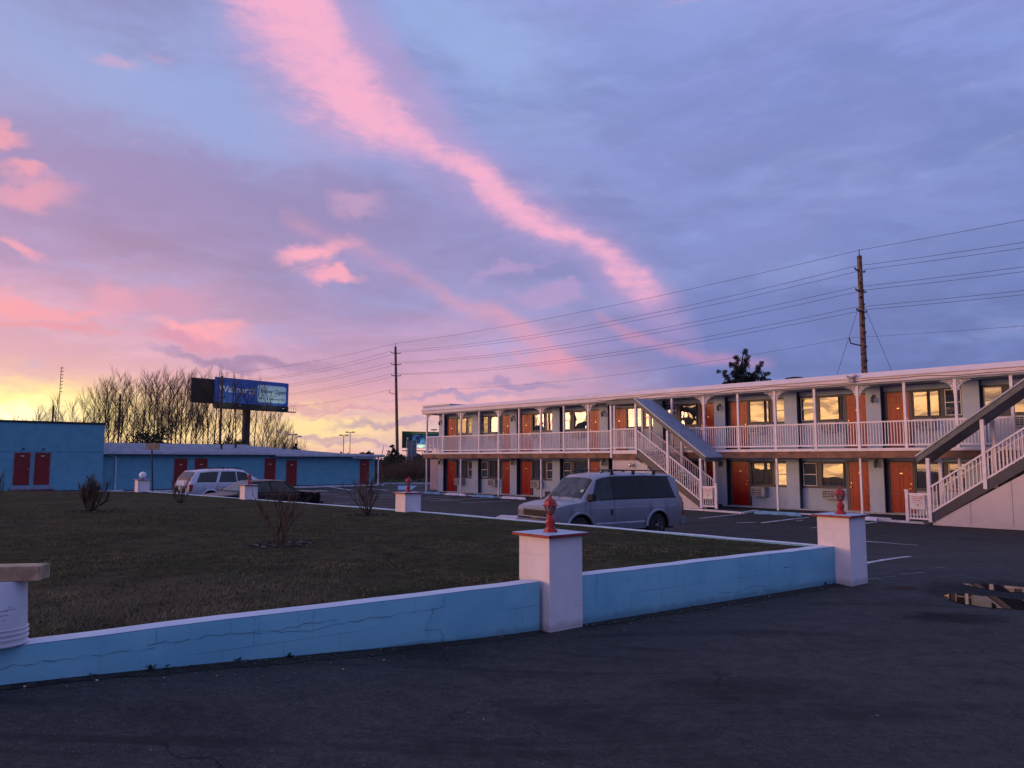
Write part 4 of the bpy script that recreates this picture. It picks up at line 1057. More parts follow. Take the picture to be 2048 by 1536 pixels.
# silver van
vt = [(-2.46, .42, .86, 1.00, .90, 1.04, .84, 1.06), (-2.42, .34, .90, 1.08, .93, 1.20, .82, 1.24), (-2.30, .30, .93, 1.12, .95, 1.68, .76, 1.74), (-2.12, .29, .94, 1.12, .965, 1.765, .765, 1.83), (-1.0, .28, .95, 1.12, .98, 1.80, .78, 1.88), (.2, .28, .95, 1.12, .98, 1.79, .78, 1.87), (.66, .28, .95, 1.11, .98, 1.73, .765, 1.82), (.80, .28, .95, 1.11, .98, 1.66, .775, 1.75),
      (1.32, .28, .95, 1.07, .965, 1.12, .88, 1.17), (1.42, .28, .95, 1.05, .96, 1.08, .88, 1.13), (1.80, .29, .94, 1.01, .95, 1.05, .89, 1.09), (2.08, .33, .93, .96, .94, 1.00, .88, 1.03), (2.22, .40, .90, .91, .91, .95, .87, .975), (2.27, .46, .86, .84, .88, .88, .85, .90)]
cv = Car(vt, (-1.41, 1.41), .345, .43, VANP)
vx, vy = 4.20, 22.9               # near rear wheel contact
hd = Vector((-.85, -.53, 0)).normalized(); VH = math.atan2(hd.y, hd.x)
left = Vector((-hd.y, hd.x, 0))    # local +y ; near side is local +y
ctr = Vector((vx, vy, 0))+hd*1.41-left*.82
vz = gz(ctr.x, ctr.y)+.005
van = thing('parked_van', 'silver-grey minivan with roof rails parked facing left before the motel', 'van', (ctr.x, ctr.y, vz), VH)
cv.body(van); cv.wheels(van, .83, .20); cv.flare(van, .03, .055)
TNT = glass('tinted_glass', (.02, .02, .03), 1.42, .004, .02, .002, 0)
for sg in (-1, 1):
    cv.pane(van, .28, 1.14, .30, .74, .05, .93, sg, CARG, name='front_side_window')
    cv.pane(van, -.65, .27, -.63, .29, .05, .93, sg, TNT); cv.pane(van, -2.10, -.665, -1.96, -.645, .05, .93, sg, TNT)
    b = MB()
    for x0, x1 in ((-2.16, 1.20),):
        for t0, t1 in ((0.0, .05), (.93, .97)):
            rows = []
            for i in range(13):
                xx = (x0+(x1-x0)*i/12) if t0 == 0 else (-2.0+(.74+2.0)*i/12)
                y0, z0 = cv.S(xx, t0, .004); y1, z1 = cv.S(xx, t1, .004); rows.append([(xx, sg*y0, z0), (xx, sg*y1, z1)])
            b.grid(rows if sg < 0 else [r[::-1] for r in rows])
    b.build('window_seal', RUBBER, van)
cv.screen(van, 1.32, .80, .93, .05, .97, m_=SCRG)
cv.seam(van, .24, .3); cv.seam(van, 1.25, .5); cv.seam(van, -.64, .3, sides=(-1,))
b = MB()
for sg in (-1, 1):
    for i in range(20):
        x = -2.35+i*.2; y = cv.sec(x)[2][0]*.998; b.q((x, sg*(y+.004), .90), (x+.2, sg*(y+.004), .90+(.0 if x < 1.2 else -.02)), (x+.2, sg*(y+.004), .912+(.0 if x < 1.2 else -.02)), (x, sg*(y+.004), .912))
b.build('body_crease', mat('crease', (.5, .5, .6), .4), van)
for sg in (-1, 1):
    b = MB()
    for i in range(9):
        x = -.92+i*.2; y = cv.sec(x)[1][0]; b.q((x, sg*(y+.006), .455), (x+.2, sg*(y+.006), .455), (x+.2, sg*(y+.009), .50), (x, sg*(y+.009), .50))
    b.build('side_moulding', mat('crease', (.5, .5, .6), .4), van)
    fd = MB().box(-1.60, -1.42, sg*.975-.004, sg*.975+.004, .80, .82); fd.build('fuel_flap', DARKM, van) if sg > 0 else None
for sg in (-1, 1):
    h_ = MB(); h_.box(.30, .37, sg*.985-.02, sg*.985+.02, .70, .86); h_.build('door_handle', BLACKM, van, None, .008)
    m_ = MB(); m_.box(1.02, 1.16, sg*1.05-.11, sg*1.05+.11, 1.13, 1.30); m_.bar((1.08, sg*.93, 1.14), (1.09, sg*1.0, 1.18), .05, .04); m_.build('mirror', RUBBER, van, None, .03)
    r_ = MB(); pts = [(-1.95, sg*.70, 1.86), (-1.85, sg*.70, 1.915), (-.7, sg*.70, 1.935), (.35, sg*.70, 1.925), (.50, sg*.70, 1.87)]; r_.tube(pts, .017, 6)
    for x in (-1.5, -.7, .1): r_.box(x-.05, x+.05, sg*.70-.02, sg*.70+.02, 1.80, 1.92)
    r_.build('roof_rail', BLACKM, van, 50)
    hl = MB().box(2.215, 2.292, sg*.72-.145, sg*.72+.145, .69, .86); hl.build('headlight', mat('headlight', (.5, .48, .50), .12, .5), van, None, .012)
    tl = MB().box(-2.475, -2.40, sg*.86-.07, sg*.86+.07, .62, .98); tl.build('tail_light', mat('tail_red', (.25, .01, .01), .2), van, None, .01)
cbz = MB()
for x in (-1.2, -.15): cbz.bar((x, -.70, 1.93), (x, .70, 1.93), .05, .02)
cbz.build('roof_crossbar', BLACKM, van)
gr = MB().box(2.225, 2.285, -.56, .56, .69, .86); gr.build('grille', DARKM, van)
gs = MB()
for i in range(5): gs.box(2.286, 2.292, -.56, .56, .70+i*.032, .708+i*.032)
gs.build('grille_bars', BLACKM, van)
MB().box(2.23, 2.305, -.86, .86, .61, .68).build('chrome_bar', CHROME, van, None, .01)
em = MB().prism([(-.11, -.012), (-.045, -.012), (-.045, -.028), (.045, -.028), (.045, -.012), (.11, -.012), (.10, .014), (.045, .014), (.045, .028), (-.045, .028), (-.045, .014), (-.10, .014)], 0, .012).build('emblem', mat('emblem_gold', (.9, .62, .3), .25, 1), van); em.location = (2.318, 0, .645); em.rotation_euler = (0, 0, PI/2)
MB().box(2.16, 2.33, -.90, .90, .33, .59).build('front_bumper', mat('bumper_grey', (.20, .205, .25), .5), van, None, .03)
gs = MB()
for i in range(5): gs.box(2.331, 2.336, -.58, .58, .36+i*.04, .375+i*.04)
gs.build('lower_grille', DARKM, van)
for sg in (-1, 1): MB().box(2.325, 2.338, sg*.74-.09, sg*.74+.09, .42, .52).build('marker_light', mat('marker', (.6, .45, .35), .15), van)
MB().box(-2.56, -2.38, -.93, .93, .30, .54).build('rear_bumper', mat('bumper_grey', (.20, .205, .25), .5), van, None, .03)
wp = MB()
for y0 in (-.1, .55): wp.tube([(1.36, y0, 1.20), (1.25, y0-.25, 1.27), (1.20, y0-.52, 1.31)], .012, 5)
wp.build('wiper', BLACKM, van)
y, z = cv.S(1.0, .3); st_ = MB().q((1.178, .62, 1.345), (1.178, .76, 1.345), (1.125, .75, 1.415), (1.125, .61, 1.415)).build('sticker', mat('sticker_green', (.35, .6, .5), .6), van)
sb = MB()
for x, y in ((.35, .4), (.35, -.4), (-.5, .4), (-.5, -.4)): sb.box(x-.1, x+.08, y-.22, y+.22, .6, 1.25); sb.box(x-.08, x+.02, y-.12, y+.12, 1.28, 1.48)
sb.box(1.15, 1.25, -.75, .75, .9, 1.05)
sb.build('seats', mat('seat_cloth', (.12, .12, .13), .9), van, None, .03)
# silver suv, seen from its right rear
SUVP = carpaint('suv_silver', (.46, .48, .56), .35, .3)
stb = [(-2.36, .50, .80, .86, .86, .95, .80, .97), (-2.30, .40, .88, 1.02, .92, 1.06, .84, 1.08), (-2.18, .33, .93, 1.08, .95, 1.34, .80, 1.38), (-1.96, .30, .94, 1.09, .955, 1.61, .73, 1.67), (-1.2, .28, .95, 1.08, .96, 1.67, .72, 1.74), (0, .28, .95, 1.06, .96, 1.66, .72, 1.74), (.40, .28, .95, 1.05, .96, 1.60, .72, 1.67), (.85, .28, .95, 1.03, .95, 1.34, .76, 1.41),
       (1.28, .28, .95, 1.01, .94, 1.06, .84, 1.10), (1.9, .30, .93, .94, .92, .97, .85, 1.01), (2.28, .36, .88, .82, .87, .86, .80, .90), (2.40, .44, .78, .66, .78, .72, .72, .74)]
cs = Car(stb, (-1.36, 1.34), .35, .42, SUVP)
hd = Vector((.7071, .7071, 0)); nr = Vector((-14.75, 35.6, 0)); lf = Vector((-hd.y, hd.x, 0)); c_ = nr+hd*2.3+lf*.95
suv = thing('parked_suv', 'silver suv seen from behind, parked against the low blue wing', 'suv', (c_.x, c_.y, -.74), math.atan2(hd.y, hd.x))
cs.body(suv); cs.wheels(suv, .82, .22); cs.flare(suv, .02, .05)
for sg in (-1, 1):
    cs.pane(suv, -2.04, -1.12, -1.80, -.92, .08, .90, sg); cs.pane(suv, -.98, -.10, -.78, -.10, .08, .92, sg); cs.pane(suv, -.04, .98, -.04, .42, .08, .92, sg)
    rr_ = MB(); rr_.tube([(-1.35, sg*.66, 1.72), (-1.25, sg*.66, 1.78), (-.75, sg*.66, 1.79), (-.62, sg*.66, 1.73)], .02, 6); rr_.tube([(-.45, sg*.66, 1.73), (-.35, sg*.66, 1.79), (.15, sg*.66, 1.78), (.28, sg*.66, 1.70)], .02, 6); rr_.build('roof_rail', BLACKM, suv, 50)
    MB().box(-2.35, -2.16, sg*.86-.09, sg*.86+.075, .72, 1.04).build('tail_light', mat('tail_red2', (.45, .03, .03), .2), suv, None, .02)
    MB().box(-.85, -.68, sg*.975-.02, sg*.975+.02, .88, .92).build('door_handle', SUVP, suv); MB().box(.10, .27, sg*.975-.02, sg*.975+.02, .88, .92).build('door_handle', SUVP, suv)
    MB().box(.80, .95, sg*1.03-.10, sg*1.03+.10, 1.05, 1.20).build('mirror', SUVP, suv, None, .03)
    MB().box(2.20, 2.38, sg*.68-.14, sg*.68+.14, .62, .78).build('headlight', mat('headlight', (.5, .48, .50), .12, .5), suv, None, .02)
cs.screen(suv, -2.26, -1.98, .88, .05, .92, name='rear_window'); cs.screen(suv, 1.25, .42, .92, .05, .95, m_=SCRG)
MB().box(-2.44, -2.24, -.88, .88, .38, .66).build('rear_bumper', SUVP, suv, None, .04)
MB().box(-2.39, -2.33, -.26, .26, .74, .88).build('licence_plate', mat('plate', (.6, .6, .5), .5), suv)
cs.seam(suv, -.07, .3); cs.seam(suv, -1.02, .7)
# black sedan, seen from its left side, front towards the lawn
SEDP = mat('sedan_black', (.005, .005, .008), .3, 0, var=.04, spec=.22)
sdt = [(-2.40, .46, .78, .80, .80, .84, .74, .86), (-2.32, .36, .84, .88, .84, .90, .78, .92), (-1.62, .30, .87, .93, .87, .95, .80, .965), (-1.50, .28, .87, .93, .87, .97, .79, .99), (-.92, .26, .88, .92, .88, 1.33, .62, 1.37), (-.5, .26, .88, .92, .88, 1.36, .61, 1.40), (.25, .26, .88, .91, .88, 1.34, .61, 1.38), (.95, .26, .88, .90, .87, .94, .78, .97), (1.05, .26, .88, .89, .87, .92, .79, .95),
       (1.7, .28, .87, .85, .86, .87, .80, .89), (2.30, .34, .83, .78, .82, .80, .76, .82), (2.42, .42, .76, .68, .76, .72, .72, .74)]
cd = Car(sdt, (-1.33, 1.40), .31, .37, SEDP)
hd = Vector((-.7071, -.7071, 0)); c_ = Vector((-9.75, 29.2, 0))
sed = thing('parked_sedan', 'old black sedan parked behind the lawn wall, tail to the right', 'car', (c_.x, c_.y, -.70), math.atan2(hd.y, hd.x))
cd.body(sed); cd.wheels(sed, .76, .20, .19, mat('hubcap', (.45, .45, .5), .3, .8)); 
SEDG = glass('sedan_glass', (.5, .5, .55), 1.4, .03, .03, .002, 0)
for sg in (-1, 1):
    cd.pane(sed, -1.36, -.36, -.86, -.36, .08, .90, sg, SEDG); cd.pane(sed, -.28, .84, -.28, .24, .08, .90, sg, SEDG)
    ct = MB()
    for i in range(12):
        x = -2.2+i*.37; y0 = cd.sec(x)[3][0]; ct.q((x, sg*(y0+.008), .86-.0*(x)), (x+.37, sg*(y0+.008), .86), (x+.37, sg*(y0+.008), .875), (x, sg*(y0+.008), .875))
    ct.build('chrome_strip', CHROME, sed)
    MB().box(-.20, -.05, sg*.885-.012, sg*.885+.012, .74, .77).build('door_handle', CHROME, sed)
    MB().box(.70, .82, sg*.93-.07, sg*.93+.07, .93, 1.04).build('mirror', SEDP, sed, None, .02)
    MB().box(-2.44, -2.36, sg*.62-.14, sg*.62+.14, .64, .78).build('tail_light', mat('tail_red', (.25, .01, .01), .2), sed, None, .01)
    MB().box(2.36, 2.43, sg*.58-.16, sg*.58+.16, .56, .68).build('headlight', mat('headlight', (.5, .48, .50), .12, .5), sed, None, .01)
cd.screen(sed, .92, .27, .93, .06, .95, m_=SEDG); cd.screen(sed, -1.46, -.94, .93, .06, .95, name='rear_window', m_=SEDG)
MB().box(-2.56, -2.34, -.80, .80, .36, .56).build('rear_bumper', BLACKM, sed, None, .03); MB().box(2.36, 2.54, -.80, .80, .34, .54).build('front_bumper', BLACKM, sed, None, .03)
cd.seam(sed, -.32, .3)

# ------------------------------------------------------------------ low blue wing (local x along the front, y into the building)
AO = Vector((-22.8, 53.0, -.68)); AR = PI/4
def Aw(s, nn, z):
    c = math.cos(AR); return Vector((AO.x+c*s+c*nn, AO.y+c*s-c*nn, AO.z+z))
annex = thing('motel_wing', 'long single-storey blue motel wing with dark red doors', 'building', AO, AR)
w = MB(); w.box(-5.1, 7.1, 0, 8, -.3, 2.50); w.box(7.1, 15.9, .0, 8, -.3, 2.36); w.build('wall', ANNEX, annex)
def gable(x0, x1, ze, zr, zr2, yo, m_, name, hip=0):
    r = MB(); y0, y1, ym = -yo, 8.4, 4.2
    a = [(x0, y0, ze), (x1, y0, ze), (x1-hip, ym, zr2), (x0, ym, zr)]
    r.q(*a); r.q((x1, y1, ze), (x0, y1, ze), (x0, ym, zr), (x1-hip, ym, zr2)); r.q((x1, y0, ze), (x1, y1, ze), (x1-hip, ym, zr2)); r.q((x0, y1, ze), (x0, y0, ze), (x0, ym, zr))
    r.q((x0, y0, ze-.02), (x0, y1, ze-.02), (x1, y1, ze-.02), (x1, y0, ze-.02))
    o = r.build(name, m_, annex)
    MB().box(x0-.02, x1+.02, y0-.035, y0, ze-.15, ze+.015).build('fascia', mat('fascia_pale', (.50, .52, .60), .6, var=.1), o)
    MB().box(x0, x1, y0-.02, y0+.03, ze-.21, ze-.151).build('gutter_trim_board', NAVY, o)  # navy trim board below the fascia
    return o
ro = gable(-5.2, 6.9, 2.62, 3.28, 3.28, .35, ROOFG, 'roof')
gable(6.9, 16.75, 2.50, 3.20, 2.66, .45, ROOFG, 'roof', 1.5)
def adoor(par, x0, x1, z0, z1, y=0.0, m_=DKRED, knob=True):
    fr = MB(); t = .05
    fr.box(x0-t, x0-.002, y-.03, y-.001, z0, z1+t); fr.box(x1+.002, x1+t, y-.03, y-.001, z0, z1+t); fr.box(x0-.001, x1+.001, y-.03, y-.001, z1+.003, z1+t); fr.build('door_frame', mat('door_frame_grey', (.22, .26, .33), .6), par)
    d = MB().box(x0, x1, y-.02, y-.001, z0, z1).build('door', m_, par)
    MB().lathe([(.02, 0), (.03, -.04), (.01, -.06)], 8, (x1-.08, y-.02, z0+.95), 'y').build('handle', STEEL, d, 40)
    MB().box((x0+x1)/2-.09, (x0+x1)/2+.09, y-.026, y-.021, z0+1.68, z0+1.73).build('number_plate', SASH, d)
for x0 in (-.35, 1.06, 6.25, 8.02): adoor(annex, x0, x0+.88, .06 if x0 < 7 else 0.0, 2.18 if x0 < 7 else 2.04)
adoor(annex, 14.62, 15.50, .02, 2.08)
MB().box(13.6, 15.9, -.50, -.001, 2.20, 2.27).build('door_canopy', mat('fascia_pale', (.50, .52, .60), .6, var=.1), annex)
MB().box(15.4, 16.25, .25, .30, 0, 2.3).build('porch_panel', mat('annex_light', (.20, .42, .55), .6), annex)
post(16.25, 0, 2.36, annex, -.25, .10)
dp = MB(); dp.tube([(-4.9, -.36, 2.50), (-4.1, -.06, 2.30), (-4.08, -.05, .15), (-4.0, -.16, .08)], .055, 6); dp.build('downpipe', mat('fascia_pale2', (.62, .66, .74), .6), annex, 40)
MB().box(-5.1, 15.9, -.02, -.001, .02, .14).build('base_stripe', NAVY, annex)
for i, (x, y, z, h) in enumerate([(-1.7, 1.2, 2.80, .42), (3.6, 1.5, 2.85, .38), (5.0, 2.2, 2.95, .30), (9.6, 3.3, 2.95, .42)]):
    vv = MB(); vv.lathe([(.07, 0), (.07, h-.08), (.12, h-.08), (.12, h), (.05, h+.03)], 10, (x, y, z)); vv.build('roof_vent', DARKM, annex, 40)
wl_ = MB()
for x in (.09, 1.5, 6.7, 8.5): wl_.box(x-.06, x+.06, -.10, -.001, 2.26 if x < 7 else 2.12, 2.31 if x < 7 else 2.17)
wl_.build('door_lamps', BLACKM, annex)
kb = MB(); kb.box(-5.0, 16.4, -.95, -.80, -.05, .10); o = kb.build('white_kerb', mat('kerb_white', (.66, .64, .68), .7, var=.12, vs=6)); place(o, AO, AR); tag(o, 'long white kerb along the foot of the low blue wing', 'kerb')
MB_ = MB().box(-5.0, 16.4, -.80, -.021, -.10, .06); o = kind(MB_.build('walkway', mat('walkway_concrete', (.30, .31, .35), .85)), 'structure'); place(o, AO, AR)
# tall windowless block at the left edge
blk = thing('motel_block', 'tall windowless blue block with two dark red doors at the left edge', 'building', Aw(-5.15, 1.0, 0), AR)
bw = MB().box(-22, 0, 0, 9, -.3, 4.30); bw.build('wall', ANNEX, blk)
MB().box(-22.05, .05, -.05, 9.05, 4.301, 4.42).build('roof_edge', DARKM, blk)
MB().box(-22, 0, -.014, -.001, 2.58, 2.60).build('wall_seam', mat('seam_blue', (.07, .2, .27), .7), blk)
for x0 in (-4.83, -3.78): adoor(blk, x0, x0+.82, .62, 2.52)
MB().box(-5.05, -2.80, -.55, -.001, -.2, .36).build('door_step', mat('red_step', (.10, .03, .04), .8), blk)
MB().box(-4.95, -2.88, -.40, -.001, .361, .56).build('door_step_top', mat('grey_step', (.25, .27, .34), .8), blk)
MB().box(-22, -.02, -.02, -.001, .10, .26).build('base_stripe', NAVY, blk)
sd_ = MB().box(.001, .03, .25, 1.0, .1, 2.2); sd_.build('side_door', DKRED, blk)
wl_ = MB()
for x in (-4.4, -3.35): wl_.box(x-.06, x+.06, -.10, -.001, 2.72, 2.78)
wl_.build('door_lamps', BLACKM, blk)
o = MB().box(-22, .8, -1.5, -1.38, -.05, .24).build('white_kerb', mat('kerb_white', (.66, .64, .68), .7, var=.12, vs=6)); place(o, Aw(-5.15, 1.0, 0), AR); tag(o, 'white kerb in front of the two doors of the tall blue block', 'kerb')
o = kind(MB().box(-22, .8, -1.38, -.021, -.10, .16).build('walkway', mat('walkway_concrete', (.30, .31, .35), .85)), 'structure'); place(o, Aw(-5.15, 1.0, 0), AR)
# pole with a tan board
pb = at(306, 983, 42); pt = at(303.5, 884, 42)
t = thing('sign_pole', 'thin dark pole carrying a small tan board, in front of the low blue wing', 'sign', (pb.x, pb.y, -.7))
MB().tube([(0, 0, 0), (pt.x-pb.x, 0, pt.z+.7)], .045, 8).build('pole', BLACKM, t)
a, b = at(291, 899.5, 41.9), at(320, 887, 41.9)
MB().box(a.x-pb.x, b.x-pb.x, -.12, -.09, a.z+.7, b.z+.7).build('board', mat('tan_board', (.34, .25, .16), .7), t)

# ------------------------------------------------------------------ utility poles and wires
poles = [(at(1727, 700, 45).x, 45, [13.9, 12.55, 11.3, 10.1], 0, .20), (at(798, 760, 85).x, 85, [14.3, 13.13, 11.86, 10.6], -.45, .19), (at(443, 800, 118).x, 118, [14.6, 13.3, 12.0, 10.8], 0, .22)]
lab = ['tall wooden utility pole rising behind the right end of the motel roof', 'leaning wooden utility pole left of the motel', 'wooden utility pole in front of the blue billboard']
attach = []
wd = (Vector((poles[1][0], 85, 0))-Vector((poles[0][0], 45, 0))).normalized(); nw = Vector((-wd.y, wd.x, 0))
for i, (x, y, zs_, lean, r) in enumerate(poles):
    t = thing('utility_pole', lab[i], 'utility pole', (x, y, -.7), 0, 'utility poles along the far side')
    L = lambda z: Vector((lean*z/14-(.0), 0, z+.7))
    MB().tube([L(-.7), L(zs_[0]-.35)], [r, r*.68], 10).build('pole', POLEW, t, 50)
    p = []
    MB().tube([L(zs_[0]-.4), L(zs_[0]+.05)], .03, 5).build('top_pin', BLACKM, t)
    p.append([L(zs_[0])])
    for z in zs_[1:]:
        a, b = L(z)+nw*.62+Vector((0, 0, .12)), L(z)-nw*.62+Vector((0, 0, .12))
        ar = MB(); ar.bar(a, L(z)+Vector((0, 0, .04)), .07, .07); ar.bar(L(z)+Vector((0, 0, .04)), b, .07, .07); ao = ar.build('crossarm', BLACKM, t)
        for q_ in (a, b): MB().lathe([(.03, 0), (.045, .04), (.03, .07), (.02, .10)], 8, tuple(q_)).build('insulator', BLACKM, ao, 50)
        p.append([a+Vector((0, 0, .15)), b+Vector((0, 0, .15))])
    zt = zs_[3]-2.0
    br = MB(); br.bar(L(zt), L(zt)+Vector((-.75, 0, .18)), .06, .06); br.bar(L(zt)+Vector((-.75, 0, .18)), L(zt)+Vector((-.80, 0, .5)), .05, .05); br.build('wire_bracket', BLACKM, t)
    p.append([L(zt)+Vector((-.80, 0, .5))])
    if i == 0:
        g1, g2 = at(1673, 752, 45.5), at(1785, 745, 44.5)
        for g in (g1, g2):
            top = L(10.9); e = Vector((g.x-x, g.y-y, g.z+.7)); e2 = top+(e-top)*1.9
            MB().tube([top, e2], .012, 4).build('guy_wire', BLACKM, t)
        sp = MB(); rr = random.Random(1)
        for k in range(26):
            z = 2+k*.42; sp.box(-.16+rr.uniform(-.03, .03), -.02, -.22, -.10, z, z+.10) if k % 2 else sp.box(.0, .12, -.24, -.12, z, z+.08)
        sp.build('pole_plates', BLACKM, t)
    attach.append([[q_+Vector((x, y, -.7)) for q_ in g] for g in p])
# next pole to the right, outside the picture
x3, y3 = poles[0][0]-wd.x*52, 45-wd.y*52
attach.insert(0, [[q_-wd*52+Vector((0, 0, .2)) for q_ in g] for g in attach[0]])
attach.append([[q_+wd*70+Vector((0, 0, 0)) for q_ in g] for g in attach[3]])
WIRE = mat('wire', (.03, .028, .03), .7); spans = ['running right from the tall motel pole', 'between the tall motel pole and the leaning pole', 'from the leaning pole left past the billboard', 'running left behind the bare trees']
names = ['topmost single wire', 'upper pair of wires', 'middle pair of wires', 'lowest pair of wires', 'thin lowest telephone wire']
for si in range(4):
    for gi in range(5):
        for wi in range(len(attach[si][gi])):
            a, b = attach[si][gi][wi], attach[si+1][gi][wi]
            sag = .9 if gi else .5; pts = []
            for j in range(25):
                u = j/24; q_ = a.lerp(b, u); q_.z -= sag*4*u*(1-u); pts.append(q_)
            o = MB().tube([p_-a for p_ in pts], .012 if gi < 4 else .009, 4).build('power_cable' if gi < 4 else 'telephone_cable', WIRE, None, 60); o.location = a
            side = ('' if len(attach[si][gi]) == 1 else (', rear one' if wi == 0 else ', front one'))
            tag(o, '%s %s%s' % (names[gi], spans[si], side), 'cable', 'overhead cables')

# ------------------------------------------------------------------ billboards
def billboard1():
    L = Vector((at(430, 780, 136).x, 136, 0)); Rr = Vector((at(577, 780, 148.6).x, 148.6, 0)); d = Rr-L; W_ = d.length; ang = math.atan2(d.y, d.x)
    t = thing('billboard', 'large blue roadside billboard with a pale panel, behind the bare trees', 'billboard', (L.x, L.y, -.7), ang)
    z0, z1 = 12.25, 16.75
    fc = MB().box(0, W_, 0, .25, z0, z1).build('face_board', mat('board_blue', (.04, .11, .42), .6, var=.05), t)
    pn = []
    x0, x1, za, zb_ = W_*.555, W_*.965, z0+.5, z1-.75; r = .5
    for cx, cz, a0 in ((x1-r, zb_-r, 0), (x0+r, zb_-r, 90), (x0+r, za+r, 180), (x1-r, za+r, 270)):
        for j in range(6): a = math.radians(a0+90*j/5); pn.append((cx+r*math.cos(a), cz+r*math.sin(a)))
    MB().prism(pn, -.03, -.005).build('pale_panel', mat('board_pale', (.62, .78, .78), .6, var=.03), fc)
    DB = mat('board_letters', (.03, .06, .22), .6); WT = mat('board_white', (.9, .9, .88), .6)
    text_mesh('Walmart', 1.62, 'lettering', WT, fc, (W_*.045, -.04, z0+1.95), sx=1.12, bold=.025)
    text_mesh('Now Open', 1.12, 'lettering', DB, fc, (W_*.605, -.06, z0+2.28), sx=1.1, bold=.012)
    text_mesh('Route 9 & Black Horse Pike', .54, 'lettering', DB, fc, (W_*.575, -.06, z0+1.08), sx=.95)
    sp = MB(); sc = (W_*.485, z0+2.35)
    for j in range(6):
        a = PI/2+j*PI/3; sp.bar((sc[0]+.28*math.cos(a), -.04, sc[1]+.28*math.sin(a)), (sc[0]+.72*math.cos(a), -.04, sc[1]+.72*math.sin(a)), .16, .03, (0, 1, 0))
    sp.build('spark_symbol', mat('spark_yellow', (.8, .5, .05), .5), fc)
    bk = MB(); bk.hexa([(-3.4, 1.8, z0-.2), (W_*.55, 1.2, z0-.2), (W_*.55, 1.5, z0-.2), (-3.4, 2.1, z0-.2), (-3.4, 1.8, z1-.3), (W_*.55, 1.2, z1-.3), (W_*.55, 1.5, z1-.3), (-3.4, 2.1, z1-.3)]); bk.build('rear_board', DARKM, t)
    cw = MB(); cw.box(-.2, W_+1.1, -1.1, -.1, z0-1.15, z0-1.0); cw.box(0, W_, -.1, .6, z0-1.0, z0-.02); cw.build('catwalk', DARKM, t)
    rl = MB()
    for i in range(4):
        x = W_-.6+i*.55; rl.bar((x, -1.05, z0-1.0), (x, -1.05, z0+.1), .05, .05, (0, 1, 0))
    rl.bar((W_-.6, -1.05, z0+.1), (W_+1.05, -1.05, z0+.1), .05, .05); rl.bar((W_-.6, -1.05, z0-.45), (W_+1.05, -1.05, z0-.45), .04, .04); rl.build('catwalk_rail', STEEL, t)
    MB().tube([(W_*.47, 1.2, 0), (W_*.47, 1.2, z0-.9)], .72, 16).build('column', mat('column_dark', (.06, .05, .05), .8), t, 50)
    for x in (W_*.2, W_*.78):
        lp = MB(); lp.bar((x, -1.1, z0-.9), (x, -3.1, z0-.75), .06, .06); lp.box(x-.3, x+.3, -3.3, -3.0, z0-.8, z0-.65); lo_ = lp.build('board_lamp', BLACKM, t)
        MB().box(x-.2, x+.2, -3.28, -3.05, z0-.648, z0-.64).build('lamp_lens', mat('lamp_lens', (.9, .9, .85), .4, emit=(1, 1, .9, 6)), lo_)
        li = D.lights.new('board_lamp_light', 'SPOT'); li.energy = 260; li.color = (.85, 1.0, .80); li.spot_size = math.radians(140); li.spot_blend = 1; li.shadow_soft_size = .2
        l_ = D.objects.new('board_lamp_light', li); C.objects.link(l_); l_.parent = lo_; l_.location = (x, -3.2, z0-.6); l_.rotation_euler = (math.radians(90+38), 0, 0)
billboard1()
def billboard2():
    L = Vector((at(805, 880, 168).x, 168, 0)); Rr = Vector((at(915, 880, 176).x, 176, 0)); d = Rr-L; W_ = d.length; ang = math.atan2(d.y, d.x)
    t = thing('billboard', 'dark green-topped billboard just left of the motel end', 'billboard', (L.x, L.y, -.7), ang)
    z0, z1 = 4.55, 8.2
    f = MB().box(0, W_, 0, .3, z0, z1).build('face_board', mat('board_darkgreen', (.012, .03, .015), .6), t)
    MB().box(.6, W_-.1, -.02, -.003, z1-.62, z1-.08).build('green_band', mat('board_green', (.03, .12, .03), .6), f)
    MB().box(2.4, 6.2, -.02, -.003, z0+.9, z1-.75).build('blue_picture', mat('board_sky', (.10, .30, .55), .6, var=.5, vs=1.2), f)
    MB().box(3.2, 4.3, -.035, -.021, z0+1.1, z1-1.0).build('dark_shape', mat('board_navy', (.01, .04, .16), .6), f)
    MB().box(6.6, W_-.4, -.02, -.003, z0+.9, z1-.75).build('blue_picture', mat('board_sky', (.10, .30, .55), .6), f)
    MB().box(3.0, W_-.2, -.02, -.003, z0+.12, z0+.82).build('white_strip', mat('board_white2', (.75, .85, .70), .6), f)
    MB().box(1.0, 1.4, -.02, -.003, z0+1.9, z0+2.3).build('small_mark', mat('board_white2', (.75, .85, .70), .6), f)
    lt = MB(); rr = random.Random(4); x = 2.2
    while x < W_-1.2:
        wd_ = rr.uniform(.12, .22); lt.box(x, x+wd_, -.035, -.021, z1-.45, z1-.22); x += wd_+rr.choice([.08, .08, .08, .3])
    lt.build('headline', mat('board_yellow', (.5, .55, .2), .6), f)
    MB().box(0, W_, -.9, .3, z0-.7, z0-.5).build('catwalk', DARKM, t); MB().tube([(W_*.5, .3, 0), (W_*.5, .3, z0-.5)], .5, 12).build('column', DARKM, t, 50)
    li = D.lights.new('board_lamp_light', 'SPOT'); li.energy = 130; li.color = (.9, 1, .85); li.spot_size = math.radians(150); li.spot_blend = 1; li.shadow_soft_size = .2
    l_ = D.objects.new('board_lamp_light', li); C.objects.link(l_); l_.parent = t; l_.location = (4.5, -1.6, z0-.2); l_.rotation_euler = (math.radians(90+38), 0, 0)
billboard2()
a = at(823, 930, 110)
t = thing('road_sign', 'tall grey back of a highway sign on two posts, beside the dark conifer', 'sign', (a.x, a.y, -.7))
